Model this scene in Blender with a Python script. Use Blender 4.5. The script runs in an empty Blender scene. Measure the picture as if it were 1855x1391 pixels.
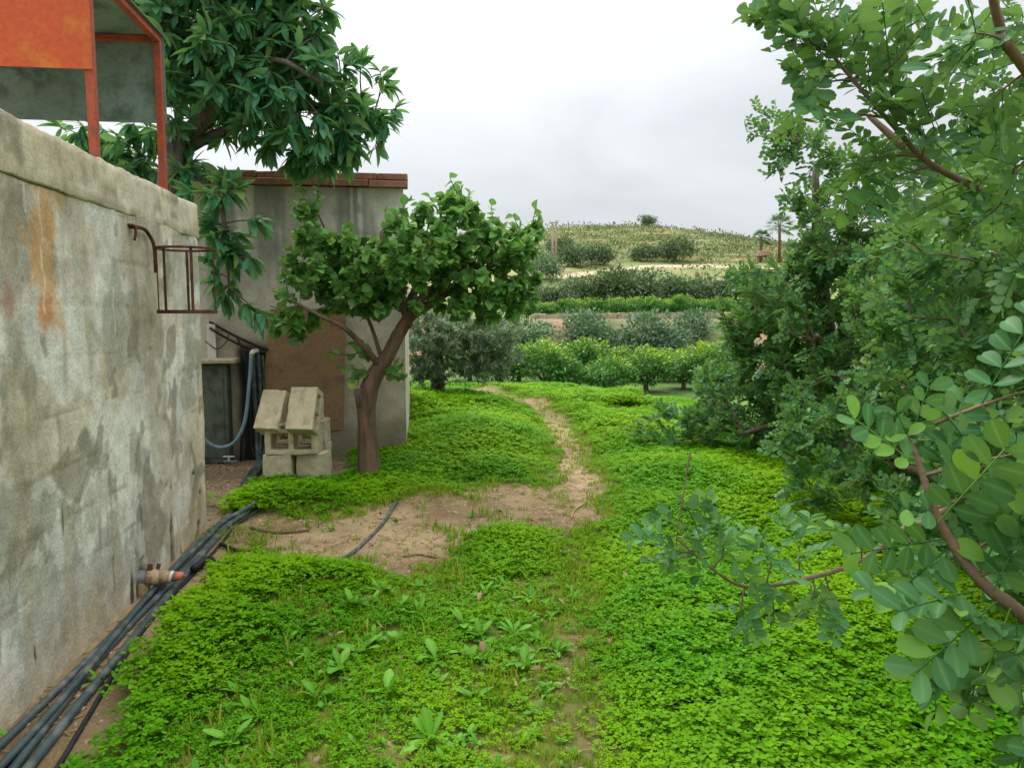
import bpy, bmesh, math, random
import numpy as np
from mathutils import Vector, Matrix
random.seed(7)
rng = np.random.default_rng(11)
PI = math.pi
scene = bpy.context.scene
COL = scene.collection

# ------------------------------------------------------------------ camera
EYE = 1.6
FPX = 1380.0
PITCH = math.radians(5.4)
cam_d = bpy.data.cameras.new('camera')
cam = bpy.data.objects.new('camera', cam_d)
COL.objects.link(cam)
cam.location = (0, 0, EYE)
cam.rotation_euler = (PI / 2 - PITCH, 0, 0)
cam_d.sensor_width = 36
cam_d.lens = FPX / 1855 * 36
cam_d.clip_start = 0.05
cam_d.clip_end = 3000
scene.camera = cam

# ------------------------------------------------------------------ sky and sun (bright overcast)
SUN_EL, SUN_AZ = math.radians(48), math.radians(-28)      # azimuth from +Y towards +X
world = bpy.data.worlds.new('World')
scene.world = world
world.use_nodes = True


def nd(nt, typ, ins=None, **props):
    n = nt.nodes.new(typ)
    for k, v in props.items():
        setattr(n, k, v)
    for k, v in (ins or {}).items():
        s = n.inputs[k]
        if isinstance(v, bpy.types.NodeSocket):
            nt.links.new(v, s)
        else:
            s.default_value = v
    return n


def mth(nt, op, a, b=None, c=None, clamp=False):
    n = nd(nt, 'ShaderNodeMath', operation=op, use_clamp=clamp)
    for i, v in enumerate((a, b, c)):
        if v is None:
            continue
        if isinstance(v, bpy.types.NodeSocket):
            nt.links.new(v, n.inputs[i])
        else:
            n.inputs[i].default_value = v
    return n.outputs[0]


def mixc(nt, f, a, b, blend='MIX'):
    n = nd(nt, 'ShaderNodeMix', data_type='RGBA', blend_type=blend)
    for s, v in ((n.inputs[0], f), (n.inputs[6], a), (n.inputs[7], b)):
        if isinstance(v, bpy.types.NodeSocket):
            nt.links.new(v, s)
        else:
            s.default_value = v if not isinstance(v, tuple) or len(v) == 4 else v + (1,)
    return n.outputs[2]


wt = world.node_tree
wt.nodes.clear()
wo = nd(wt, 'ShaderNodeOutputWorld')
sky = nd(wt, 'ShaderNodeTexSky', sky_type='NISHITA')
sky.sun_disc = False
sky.sun_elevation = SUN_EL
sky.sun_rotation = SUN_AZ
tc = nd(wt, 'ShaderNodeTexCoord')
nrm = nd(wt, 'ShaderNodeVectorMath', {0: tc.outputs['Generated']}, operation='NORMALIZE')
sep = nd(wt, 'ShaderNodeSeparateXYZ', {0: nrm.outputs[0]})
sz = mth(wt, 'MAXIMUM', sep.outputs[2], 0.0)
grad = mth(wt, 'MULTIPLY_ADD', mth(wt, 'POWER', sz, 2.0), 14.0, 3.4)                 # overcast, with the out-of-view zenith raised past the usual ratio for more light
flat = nd(wt, 'ShaderNodeMapping', {0: nrm.outputs[0], 'Scale': (1.6, 1.6, 4.2), 'Rotation': (0.0, 0.25, 0.0)})
cn = nd(wt, 'ShaderNodeTexNoise', {'Vector': flat.outputs[0], 'Scale': 1.5, 'Detail': 5.0, 'Roughness': 0.5, 'Distortion': 0.5})
cr = nd(wt, 'ShaderNodeMapRange', {0: cn.outputs[0], 1: 0.34, 2: 0.66, 3: 0.88, 4: 1.10})
sdir = (math.cos(SUN_EL) * math.sin(SUN_AZ), math.cos(SUN_EL) * math.cos(SUN_AZ), math.sin(SUN_EL))
dot = nd(wt, 'ShaderNodeVectorMath', {0: nrm.outputs[0], 1: sdir}, operation='DOT_PRODUCT')
glow = mth(wt, 'POWER', mth(wt, 'MAXIMUM', dot.outputs['Value'], 0.0), 7.0)
val = mth(wt, 'MULTIPLY', mth(wt, 'ADD', grad, mth(wt, 'MULTIPLY', glow, 3.2)), cr.outputs[0])
cloud = nd(wt, 'ShaderNodeVectorMath', {0: (0.972, 1.0, 1.022), 'Scale': val}, operation='SCALE')
skc = mixc(wt, 0.93, sky.outputs[0], cloud.outputs[0])
bg = nd(wt, 'ShaderNodeBackground', {'Color': skc, 'Strength': 0.1})
wt.links.new(bg.outputs[0], wo.inputs[0])

sl = bpy.data.lights.new('sun', 'SUN')
sl.energy = 1.3
sl.angle = math.radians(25)
sl.color = (1.0, 0.95, 0.87)
sun = bpy.data.objects.new('sun', sl)
COL.objects.link(sun)
sun.rotation_euler = (-Vector(sdir)).to_track_quat('-Z', 'Y').to_euler()
sun.location = (-20, 30, 40)

vs = scene.view_settings
vs.view_transform = 'Standard'
vs.look = 'None'
vs.exposure = 1.05
scene.cycles.max_bounces = 6
scene.cycles.diffuse_bounces = 3
scene.cycles.glossy_bounces = 2
scene.cycles.transmission_bounces = 3
scene.cycles.caustics_reflective = False
scene.cycles.caustics_refractive = False
vs.gamma = 1.0
vs.use_curve_mapping = False

# ------------------------------------------------------------------ helpers
CP, SP = math.cos(PITCH), math.sin(PITCH)


def ray(px, py):
    u = (px - 927.5) / FPX
    v = (py - 695.5) / FPX
    return np.array((u, CP - v * SP, -SP - v * CP))


def at(px, py, Y):
    r = ray(px, py)
    return np.array((0, 0, EYE)) + r * (Y / r[1])


def G(px, py, z=0.0):
    r = ray(px, py)
    return np.array((0, 0, EYE)) + r * ((z - EYE) / r[2])


def inframe(p, m=0.02):
    d = np.asarray(p) - np.array((0, 0, EYE))
    yy = d[:, 1] * CP - d[:, 2] * SP
    zz = d[:, 1] * SP + d[:, 2] * CP
    u = d[:, 0] / np.maximum(yy, 1e-3)
    v = zz / np.maximum(yy, 1e-3)
    return (yy > 0.1) & (abs(u) < 927.5 / FPX + m) & (abs(v) < 695.5 / FPX + m)


def S(r, g, b):
    def f(c):
        c /= 255
        return c / 12.92 if c <= 0.04045 else ((c + 0.055) / 1.055) ** 2.4
    return (f(r), f(g), f(b))


def vnoise(x, y, seed=0):
    x = np.asarray(x, float) + seed * 17.31
    y = np.asarray(y, float) - seed * 9.77
    xi, yi = np.floor(x), np.floor(y)
    fx, fy = x - xi, y - yi
    fx = fx * fx * (3 - 2 * fx)
    fy = fy * fy * (3 - 2 * fy)

    def hsh(a, b):
        v = np.sin(a * 127.1 + b * 311.7 + seed * 3.3) * 43758.5453
        return v - np.floor(v)
    a, b = hsh(xi, yi), hsh(xi + 1, yi)
    c, d = hsh(xi, yi + 1), hsh(xi + 1, yi + 1)
    return (a * (1 - fx) + b * fx) * (1 - fy) + (c * (1 - fx) + d * fx) * fy


def fbm(x, y, seed=0, octv=4):
    s, a, t = 0.0, 1.0, 0.0
    for i in range(octv):
        s = s + a * vnoise(np.asarray(x) * 2 ** i, np.asarray(y) * 2 ** i, seed + i)
        t += a
        a *= 0.5
    return s / t


def sstep(a, b, x):
    t = np.clip((x - a) / (b - a), 0, 1)
    return t * t * (3 - 2 * t)


def tag(o, label=None, cat=None, group=None, kind=None):
    if label:
        o['label'] = label
    if cat:
        o['category'] = cat
    if group:
        o['group'] = group
    if kind:
        o['kind'] = kind
    return o


def thing(name, label, cat, loc=(0, 0, 0), group=None, rotz=0.0):
    o = bpy.data.objects.new(name, None)
    o.empty_display_size = 0.1
    COL.objects.link(o)
    o.location = loc
    o.rotation_euler = (0, 0, rotz)
    return tag(o, label, cat, group)


def link(name, me, parent=None, kind=None):
    o = bpy.data.objects.new(name, me)
    COL.objects.link(o)
    if parent is not None:
        o.parent = parent
    if kind:
        o['kind'] = kind
    return o


def npmesh(name, v, f, mat, smooth=True, col=None, rib=None):
    """v (n,3), f list of (m,k) arrays with constant k each"""
    me = bpy.data.meshes.new(name)
    v = np.asarray(v, np.float32)
    fs = [np.asarray(a, np.int32) for a in (f if isinstance(f, list) else [f]) if len(a)]
    me.vertices.add(len(v))
    me.vertices.foreach_set('co', v.ravel())
    loops = np.concatenate([a.ravel() for a in fs])
    tot = np.concatenate([np.full(len(a), a.shape[1], np.int32) for a in fs])
    st = np.concatenate([[0], np.cumsum(tot)[:-1]]).astype(np.int32)
    me.loops.add(len(loops))
    me.loops.foreach_set('vertex_index', loops)
    me.polygons.add(len(tot))
    me.polygons.foreach_set('loop_start', st)
    me.polygons.foreach_set('loop_total', tot)
    me.polygons.foreach_set('use_smooth', np.full(len(tot), smooth))
    me.update(calc_edges=True)
    if mat:
        me.materials.append(mat)
    if rib is not None:
        a = me.attributes.new('rib', 'FLOAT', 'POINT')
        a.data.foreach_set('value', np.asarray(rib, np.float32))
    if col is not None:
        a = me.color_attributes.new('col', 'FLOAT_COLOR', 'POINT')
        c = np.ones((len(v), 4), np.float32)
        c[:, :3] = col
        a.data.foreach_set('color', c.ravel())
    return me


class MB:
    """collects boxes, tubes and loose polygons into one mesh"""

    def __init__(s):
        s.v, s.f = [], []

    def box(s, c, d, R=None, jit=0):
        n = len(s.v)
        for z in (-1, 1):
            for x, y in ((-1, -1), (1, -1), (1, 1), (-1, 1)):
                p = Vector((x * d[0] / 2, y * d[1] / 2, z * d[2] / 2))
                if jit:
                    p += Vector([random.uniform(-jit, jit) for _ in range(3)])
                if R is not None:
                    p = R @ p
                s.v.append(tuple(p + Vector(c)))
        s.f += [tuple(n + i for i in q) for q in ((0, 3, 2, 1), (4, 5, 6, 7), (0, 1, 5, 4), (1, 2, 6, 5), (2, 3, 7, 6), (3, 0, 4, 7))]
        return s

    def tube(s, pts, r, sides=8, cap=True, wob=0.0, ridge=0.0):
        rg = [1 + random.uniform(-ridge, ridge) for _ in range(sides)]
        pts = [Vector(p) for p in pts]
        rs = r if hasattr(r, '__len__') else [r] * len(pts)
        t0 = (pts[1] - pts[0]).normalized()
        a = Vector((0, 0, 1)) if abs(t0.z) < 0.9 else Vector((1, 0, 0))
        u = t0.cross(a).normalized()
        n0 = len(s.v)
        for i, p in enumerate(pts):
            t = (pts[min(i + 1, len(pts) - 1)] - pts[max(i - 1, 0)]).normalized()
            u = (u - t * u.dot(t)).normalized()
            w = t.cross(u)
            for k in range(sides):
                an = 2 * PI * k / sides
                rr = rs[i] * (1 + (random.uniform(-wob, wob) if wob else 0)) * rg[(k + i // 6) % sides]
                s.v.append(tuple(p + (u * math.cos(an) + w * math.sin(an)) * rr))
        for i in range(len(pts) - 1):
            for k in range(sides):
                k2 = (k + 1) % sides
                s.f.append((n0 + i * sides + k, n0 + i * sides + k2, n0 + (i + 1) * sides + k2, n0 + (i + 1) * sides + k))
        if cap:
            s.f.append(tuple(n0 + k for k in range(sides))[::-1])
            e = n0 + (len(pts) - 1) * sides
            s.f.append(tuple(e + k for k in range(sides)))
        return s

    def mesh(s, name, mat, smooth=False, off=(0, 0, 0)):
        me = bpy.data.meshes.new(name)
        o = Vector(off)
        me.from_pydata([tuple(Vector(p) - o) for p in s.v], [], s.f)
        me.update()
        if smooth:
            me.polygons.foreach_set('use_smooth', [True] * len(me.polygons))
        me.materials.append(mat)
        return me

    def build(s, name, mat, parent=None, smooth=False, bevel=0, kind=None):
        off = parent.matrix_basis.translation if parent is not None else (0, 0, 0)
        if parent is not None and parent.parent is not None:
            off = (0, 0, 0) if parent.type == 'MESH' else off
            off = parent.parent.location
        o = link(name, s.mesh(name, mat, smooth, off), parent, kind)
        if bevel:
            b = o.modifiers.new('b', 'BEVEL')
            b.width = bevel
            b.segments = 2
        return o


def spline(pts, n=6):
    pts = [np.array(p, float) for p in pts]
    P = [2 * pts[0] - pts[1]] + pts + [2 * pts[-1] - pts[-2]]
    out = []
    for i in range(1, len(P) - 2):
        for k in range(n):
            t = k / n
            a, b, c, d = P[i - 1], P[i], P[i + 1], P[i + 2]
            out.append(0.5 * (2 * b + (c - a) * t + (2 * a - 5 * b + 4 * c - d) * t * t + (3 * b - a - 3 * c + d) * t ** 3))
    out.append(pts[-1])
    return out


# ------------------------------------------------------------------ materials
def newmat(name):
    m = bpy.data.materials.new(name)
    m.use_nodes = True
    nt = m.node_tree
    nt.nodes.clear()
    return m, nt, nd(nt, 'ShaderNodeOutputMaterial')


def rnd_socket(nt):
    g = nd(nt, 'ShaderNodeNewGeometry')
    o = nd(nt, 'ShaderNodeObjectInfo')
    return mth(nt, 'FRACT', mth(nt, 'ADD', g.outputs['Random Per Island'], o.outputs['Random'])), g


def leafmat(name, dark, light, fresh=None, fresh_amt=0.12, rough=0.45, trans=0.25, patch=0.0, patchcol=None, patchscale=0.8, spec=0.35, back=None, zfresh=None):
    m, nt, out = newmat(name)
    r, g = rnd_socket(nt)
    c = mixc(nt, r, tuple(dark), tuple(light))
    if patchcol is not None:
        nz = nd(nt, 'ShaderNodeTexNoise', {'Vector': g.outputs['Position'], 'Scale': patchscale, 'Detail': 4.0})
        pr = nd(nt, 'ShaderNodeMapRange', {0: nz.outputs[0], 1: 0.40, 2: 0.60, 3: 0.0, 4: patch})
        c = mixc(nt, pr.outputs[0], c, tuple(patchcol))
    if fresh is not None:
        r2 = mth(nt, 'FRACT', mth(nt, 'MULTIPLY', r, 37.7))
        fa = mth(nt, 'LESS_THAN', r2, fresh_amt)
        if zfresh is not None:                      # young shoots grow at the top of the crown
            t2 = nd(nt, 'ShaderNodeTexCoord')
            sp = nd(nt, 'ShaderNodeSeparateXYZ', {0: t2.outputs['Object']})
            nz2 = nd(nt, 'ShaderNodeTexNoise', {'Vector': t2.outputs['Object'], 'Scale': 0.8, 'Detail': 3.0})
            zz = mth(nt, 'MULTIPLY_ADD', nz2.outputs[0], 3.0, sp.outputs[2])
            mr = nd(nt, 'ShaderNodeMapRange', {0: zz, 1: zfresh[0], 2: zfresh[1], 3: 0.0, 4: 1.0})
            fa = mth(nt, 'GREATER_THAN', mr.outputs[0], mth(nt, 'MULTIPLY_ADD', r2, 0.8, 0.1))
        c = mixc(nt, fa, c, tuple(fresh))
    av_ = nd(nt, 'ShaderNodeAttribute', attribute_name='rib')
    rib = mth(nt, 'MULTIPLY', mth(nt, 'POWER', av_.outputs['Fac'], 7.0), 0.55)
    c = mixc(nt, rib, c, tuple(min(1, q * 1.3 + .03) for q in light))
    if back is not None:
        c = mixc(nt, mth(nt, 'MULTIPLY', g.outputs['Backfacing'], 0.8), c, tuple(back))
    b = nd(nt, 'ShaderNodeBsdfPrincipled', {'Base Color': c, 'Roughness': rough, 'Specular IOR Level': spec})
    t = nd(nt, 'ShaderNodeBsdfTranslucent', {'Color': mixc(nt, 0.5, c, (0.25, 0.45, 0.03), 'MIX') if trans > 0 else c})
    mx = nd(nt, 'ShaderNodeMixShader', {0: trans, 1: b.outputs[0], 2: t.outputs[0]})
    nt.links.new(mx.outputs[0], out.inputs[0])
    return m


def rockmat(name, c1, c2, c3=None, scale=4.0, rough=0.9, bump=0.3, bscale=40.0, attr=False, metal=0.0, stretch=(1, 1, 1), spec=0.3, bdist=0.01):
    """mottled material in object space; attr: multiply the vertex albedo instead of c1..c2"""
    m, nt, out = newmat(name)
    t = nd(nt, 'ShaderNodeTexCoord')
    mp = nd(nt, 'ShaderNodeMapping', {0: t.outputs['Object'], 'Scale': stretch})
    n1 = nd(nt, 'ShaderNodeTexNoise', {'Vector': mp.outputs[0], 'Scale': scale, 'Detail': 8.0, 'Roughness': 0.62})
    n2 = nd(nt, 'ShaderNodeTexNoise', {'Vector': mp.outputs[0], 'Scale': bscale, 'Detail': 6.0, 'Roughness': 0.65})
    f = nd(nt, 'ShaderNodeMapRange', {0: n1.outputs[0], 1: 0.32, 2: 0.68})
    if attr:
        a = nd(nt, 'ShaderNodeAttribute', attribute_name='col')
        k = nd(nt, 'ShaderNodeMapRange', {0: n1.outputs[0], 1: 0.3, 2: 0.7, 3: 0.78, 4: 1.2})
        k2 = nd(nt, 'ShaderNodeMapRange', {0: n2.outputs[0], 1: 0.3, 2: 0.7, 3: 0.8, 4: 1.18})
        c = nd(nt, 'ShaderNodeVectorMath', {0: a.outputs['Color'], 'Scale': mth(nt, 'MULTIPLY', k.outputs[0], k2.outputs[0])}, operation='SCALE').outputs[0]
    else:
        c = mixc(nt, f.outputs[0], tuple(c1), tuple(c2))
        if c3 is not None:
            n3 = nd(nt, 'ShaderNodeTexNoise', {'Vector': mp.outputs[0], 'Scale': scale * 2.3, 'Detail': 5.0})
            f3 = nd(nt, 'ShaderNodeMapRange', {0: n3.outputs[0], 1: 0.5, 2: 0.68})
            c = mixc(nt, f3.outputs[0], c, tuple(c3))
        k2 = nd(nt, 'ShaderNodeMapRange', {0: n2.outputs[0], 1: 0.3, 2: 0.7, 3: 0.82, 4: 1.15})
        c = nd(nt, 'ShaderNodeVectorMath', {0: c, 'Scale': k2.outputs[0]}, operation='SCALE').outputs[0]
    bp = nd(nt, 'ShaderNodeBump', {'Height': mth(nt, 'MULTIPLY_ADD', n1.outputs[0], 0.8, n2.outputs[0]), 'Strength': bump, 'Distance': bdist})
    b = nd(nt, 'ShaderNodeBsdfPrincipled', {'Base Color': c, 'Roughness': rough, 'Normal': bp.outputs[0], 'Metallic': metal, 'Specular IOR Level': spec})
    nt.links.new(b.outputs[0], out.inputs[0])
    return m


M = {}
M['ground'] = rockmat('soil_and_turf', 0, 0, scale=3.0, bscale=55.0, bump=0.8, attr=True, rough=0.95, bdist=0.02)
M['wall'] = rockmat('weathered_plaster', 0, 0, scale=9.0, bscale=60.0, bump=0.5, attr=True, rough=0.92, bdist=0.010)
M['shedwall'] = rockmat('grey_render', 0, 0, scale=5.0, bscale=60.0, bump=0.5, attr=True, rough=0.92, bdist=0.008)
M['tile'] = rockmat('terracotta', S(142, 98, 82), S(166, 118, 98), S(118, 98, 86), scale=5, bump=0.35)
M['block'] = rockmat('concrete_block', S(180, 168, 138), S(202, 190, 160), S(164, 150, 120), scale=6, bump=0.7, bscale=110, bdist=0.006)
M['rust'] = rockmat('rusty_iron', S(74, 46, 34), S(104, 66, 46), S(52, 40, 34), scale=9, bump=0.5, bscale=90)
M['redpaint'] = rockmat('rust_red_paint', S(176, 78, 40), S(192, 86, 42), S(188, 108, 44), scale=2.2, bump=0.15, rough=0.6)
M['redpost'] = rockmat('red_oxide_post', S(150, 70, 50), S(176, 84, 54), S(128, 78, 64), scale=5, bump=0.25, rough=0.65)
M['tealsheet'] = rockmat('grey_green_sheet', S(104, 128, 122), S(124, 146, 138), S(84, 102, 98), scale=3, bump=0.2, rough=0.7)
M['cabinet'] = rockmat('dull_green_metal', S(82, 92, 80), S(104, 112, 98), S(62, 68, 60), scale=3, bump=0.2, rough=0.75)
M['pipe'] = rockmat('black_poly_pipe', S(52, 64, 66), S(70, 84, 84), S(104, 106, 98), scale=5, bump=0.1, rough=0.55, spec=0.4)
M['blackpipe'] = rockmat('dark_pipe', S(26, 28, 28), S(40, 42, 42), scale=6, bump=0.1, rough=0.6)
M['hose'] = rockmat('blue_hose', S(108, 136, 150), S(130, 158, 170), scale=8, bump=0.05, rough=0.5)
M['brass'] = rockmat('tan_fitting', S(158, 134, 100), S(182, 158, 122), S(120, 92, 66), scale=14, bump=0.4, rough=0.7)
M['greymetal'] = rockmat('dull_grey_metal', S(96, 100, 102), S(124, 126, 124), scale=12, bump=0.3, rough=0.6)
M['white'] = rockmat('white_plastic', S(206, 202, 192), S(220, 216, 208), scale=8, bump=0.1, rough=0.5)
M['redcap'] = rockmat('faded_red_plastic', S(190, 104, 78), S(204, 122, 96), scale=10, bump=0.2, rough=0.6)
M['board'] = rockmat('plywood', S(142, 114, 86), S(160, 126, 94), S(122, 104, 84), scale=1.3, bump=0.12, stretch=(1, 1, 1.6), bscale=30)
M['bark'] = rockmat('apricot_bark', S(80, 68, 58), S(126, 104, 84), S(132, 96, 76), scale=7, bump=1.0, bscale=26, stretch=(1, 1, 0.22), bdist=0.03)
M['bark2'] = rockmat('grey_bark', S(88, 80, 70), S(118, 106, 92), S(70, 62, 54), scale=8, bump=0.7, bscale=30, stretch=(1, 1, 0.4), bdist=0.015)
M['twig'] = rockmat('carob_twig', S(104, 86, 68), S(134, 108, 86), S(112, 104, 88), scale=10, bump=0.5, bscale=60)
M['redtwig'] = rockmat('young_twig', S(150, 98, 62), S(176, 128, 78), scale=14, bump=0.2)
M['stone'] = rockmat('limestone', S(150, 138, 116), S(180, 168, 144), S(128, 112, 90), scale=9, bump=0.7)
M['pebble'] = rockmat('pebble', S(150, 124, 98), S(182, 160, 132), scale=20, bump=0.3)
M['straw'] = rockmat('dry_straw', S(150, 122, 84), S(180, 152, 108), scale=20, bump=0.2)
M['terrace'] = rockmat('terrace_stone', S(164, 150, 128), S(186, 172, 148), S(130, 118, 100), scale=1.2, bump=0.6, bscale=6, bdist=0.1)
M['wood'] = rockmat('grey_timber', S(128, 116, 100), S(160, 146, 126), scale=6, bump=0.4, stretch=(1, 1, .2))
M['thatch'] = rockmat('thatch', S(104, 82, 66), S(134, 106, 84), scale=3, bump=0.8, bscale=20, bdist=0.05)

L = {}
L['apricot'] = leafmat('apricot_leaf', S(72, 130, 52), S(112, 168, 74), fresh=S(146, 178, 80), fresh_amt=0.12, trans=0.36, rough=0.5, back=S(110, 146, 98))
L['avocado'] = leafmat('avocado_leaf', S(40, 108, 76), S(78, 142, 92), fresh=S(112, 140, 62), fresh_amt=0.10, trans=0.4, rough=0.4, spec=0.35, back=S(96, 142, 106))
L['carob'] = leafmat('carob_leaf', S(44, 94, 50), S(86, 134, 76), fresh=S(108, 154, 60), fresh_amt=0.12, trans=0.3, rough=0.48, spec=0.2, back=S(110, 148, 98))
L['oxalis'] = leafmat('oxalis_leaf', S(52, 118, 4), S(98, 158, 8), trans=0.3, rough=0.6, patch=0.85, patchcol=S(126, 170, 4), patchscale=0.6, spec=0.1)
L['grass'] = leafmat('grass_blade', S(84, 138, 14), S(130, 164, 26), fresh=S(164, 152, 78), fresh_amt=.1, trans=0.3, rough=0.55, patch=0.5, patchcol=S(150, 156, 30), patchscale=1.5, spec=0.2)
L['weed'] = leafmat('weed_leaf', S(76, 142, 24), S(108, 166, 42), trans=0.28, rough=0.5, spec=0.25)
L['olive'] = leafmat('olive_leaf', S(98, 122, 94), S(138, 156, 122), trans=0.2, rough=0.5, back=S(150, 162, 142))
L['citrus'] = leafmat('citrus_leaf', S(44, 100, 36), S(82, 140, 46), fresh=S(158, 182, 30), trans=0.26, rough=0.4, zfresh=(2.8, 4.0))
L['bush'] = leafmat('grey_bush_leaf', S(84, 114, 88), S(114, 140, 106), trans=0.12, rough=0.6)  # lightened and greyed to stand in for distance haze
L['hedge'] = leafmat('dark_hedge_leaf', S(78, 100, 72), S(108, 126, 88), trans=0.1, rough=0.6)  # haze put into the colour: paler and greyer with distance in mind
L['vine'] = leafmat('vine_leaf', S(80, 98, 52), S(110, 118, 66), trans=0.12, rough=0.7, patch=.5, patchcol=S(152, 138, 72), patchscale=0.09)
L['hillgreen'] = leafmat('hill_scrub_leaf', S(78, 98, 58), S(110, 122, 74), trans=0.1, rough=0.7)
L['dead'] = leafmat('dead_leaf', S(104, 80, 56), S(160, 134, 98), trans=0.05, rough=0.8)
L['artichoke'] = leafmat('silver_leaf', S(122, 158, 130), S(160, 186, 160), trans=0.1, rough=0.6)
L['palm'] = leafmat('palm_leaf', S(56, 92, 62), S(92, 124, 84), trans=0.1, rough=0.5)

# ------------------------------------------------------------------ ground
W0 = np.array((-1.95, 2.88))                    # foot line of the left wall
WT = np.array((-0.1203, 0.9927))
WN = np.array((0.9927, 0.1203))


def polyw(pts):
    return np.array([G(*p)[:2] for p in pts])


DIRT = polyw([(425, 950), (480, 942), (600, 938), (700, 912), (830, 905), (850, 882), (930, 880), (985, 884), (1008, 850), (1005, 800), (985, 768), (940, 742),
              (880, 722), (780, 704), (790, 694), (890, 704), (985, 728), (1042, 775), (1068, 830), (1098, 890), (1095, 950), (1020, 972), (930, 955), (850, 975), (800, 1020), (790, 1062),
              (700, 1045), (600, 1028), (470, 1000)])
STRIP = polyw([(380, 950), (440, 950), (480, 1000), (430, 1040), (380, 1090), (300, 1140), (230, 1215), (140, 1310), (90, 1391), (40, 1480), (-600, 1480), (0, 1317)])
YARD = polyw([(340, 815), (586, 815), (650, 828), (650, 850), (640, 870), (586, 862), (470, 885), (425, 940), (330, 960)])
TRAIL = polyw([(1025, 975), (1060, 970), (1052, 1100), (1050, 1200), (1062, 1300), (1085, 1391), (1040, 1391), (1018, 1250), (1024, 1100)])
SPOTS = [polyw([(540, 1391), (600, 1335), (900, 1355), (930, 1391)]), polyw([(1180, 1330 + 2000), (1, 3000), (2, 3001)])]
FRONT = polyw([(520, 1110), (700, 1070), (1010, 1040), (1055, 1391), (1000, 1600), (150, 1600), (250, 1391), (380, 1240)])   # thin weedy sward


def sdist(P, x, y):
    """signed distance to polygon: negative inside"""
    d = np.full(x.shape, 1e9)
    inside = np.zeros(x.shape, bool)
    n = len(P)
    for i in range(n):
        a, b = P[i], P[(i + 1) % n]
        e = b - a
        wx, wy = x - a[0], y - a[1]
        t = np.clip((wx * e[0] + wy * e[1]) / max(e @ e, 1e-9), 0, 1)
        d = np.minimum(d, np.hypot(wx - t * e[0], wy - t * e[1]))
        c = ((a[1] > y) != (b[1] > y))
        with np.errstate(divide='ignore', invalid='ignore'):
            xx = a[0] + (y - a[1]) * (b[0] - a[0]) / (b[1] - a[1] if b[1] != a[1] else 1e-9)
        inside ^= c & (x < xx)
    return np.where(inside, -d, d)


def bare(x, y):
    """1 on bare soil, 0 in full green cover"""
    x = np.asarray(x, float)
    y = np.asarray(y, float)
    wob = (fbm(x * 4, y * 4, 3, 3) - 0.5) * 0.35
    b = np.zeros(x.shape)
    for P, soft in ((DIRT, 0.14), (STRIP, 0.12), (YARD, 0.12)):
        b = np.maximum(b, 1 - sstep(-soft, soft, sdist(P, x, y) + .03 + wob))
    wn = (x - W0[0]) * WN[0] + (y - W0[1]) * WN[1]
    wt_ = (x - W0[0]) * WT[0] + (y - W0[1]) * WT[1]
    b = np.maximum(b, (1 - sstep(.36, .50, wn + wob * .8)) * (wt_ < 3.0))
    b = np.maximum(b, 0.5 * (1 - sstep(-0.1, 0.15, sdist(TRAIL, x, y) + wob)) * sstep(.45, .6, fbm(x * 1.5, y * 1.5, 8, 2)))
    b = np.maximum(b, 0.45 * (1 - sstep(-0.1, 0.15, sdist(SPOTS[0], x, y) + wob)))
    return b


def crest(x):
    return np.interp(x, [-120, -40, 0, 10, 33, 45, 58, 72, 110, 200], [12, 18, 21.5, 22.2, 22.6, 21.2, 19.3, 16.4, 11, 6])


MOUNDS = [(G(860, 815), 0.62, 1.0, 0.20), (G(550, 918), 0.5, 0.28, 0.10), (G(775, 908), 0.26, 0.25, 0.13), (G(570, 1080), 0.45, 0.5, 0.10), (G(360, 1180), 0.35, 0.4, 0.08),
          (G(900, 985), 0.22, 0.3, 0.05), (G(830, 730), 1.5, 2.0, 0.16), (G(1280, 900), 1.0, 1.4, 0.16), (G(1400, 1150), 0.7, 0.9, 0.08), (G(1150, 790), 0.6, 1.6, 0.14)]


def hgt(x, y):
    x = np.asarray(x, float)
    y = np.asarray(y, float)
    nb = (fbm(x * 1.6, y * 1.6, 5, 3) - 0.5)
    z = nb * 0.10 * sstep(1, 6, y)
    for c, rx, ry, h in MOUNDS:
        z = z + h * np.exp(-((x - c[0]) / rx) ** 2 - ((y - c[1]) / ry) ** 2)
    z = z * (1 - 0.8 * bare(x, y) * (y < 25))
    lumps = (fbm(x * 0.9, y * 0.9, 21, 3) - 0.5) * 0.55 * sstep(8.5, 12, y) * sstep(24, 16, y)
    z = z + lumps * (1 - 0.7 * bare(x, y))
    edge = 14.2 + 0.55 * np.clip(-x + 1.0, -3, 8)             # brow of the bank, nearer on the right
    drop = np.clip((y - edge) * 0.112, 0, None)
    base = -np.minimum(drop, 2.55)
    base = base - 0.55 * sstep(2.0, 3.2, x) * sstep(9.5, 12.5, y) * (1 - sstep(20, 30, y))
    far = -2.55 + 3.6 * sstep(51, 57, y + 1.5 * (fbm(x * .2, y * .2, 9, 2) - .5)) + 2.0 * sstep(68, 80, y)
    hill = 3.0 + (crest(x) - 3.0) * np.clip((y - 79) / 111.0, 0, 1) ** 0.95
    st = 1.25
    q = hill / st
    ter = (np.floor(q) + sstep(0.25, 0.95, q - np.floor(q))) * st
    hill = np.where(hill > 8.6, 0.5 * hill + 0.5 * ter, hill)
    z2 = np.where(y < 79, far, hill) + (fbm(x * .25, y * .25, 13, 3) - 0.5) * 0.7 * sstep(60, 90, y)
    z2 = z2 - np.clip(y - 192, 0, None) * 0.12
    w = sstep(44, 50, y)
    return z * (1 - sstep(24, 34, y)) + base * (1 - w) + z2 * w


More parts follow.
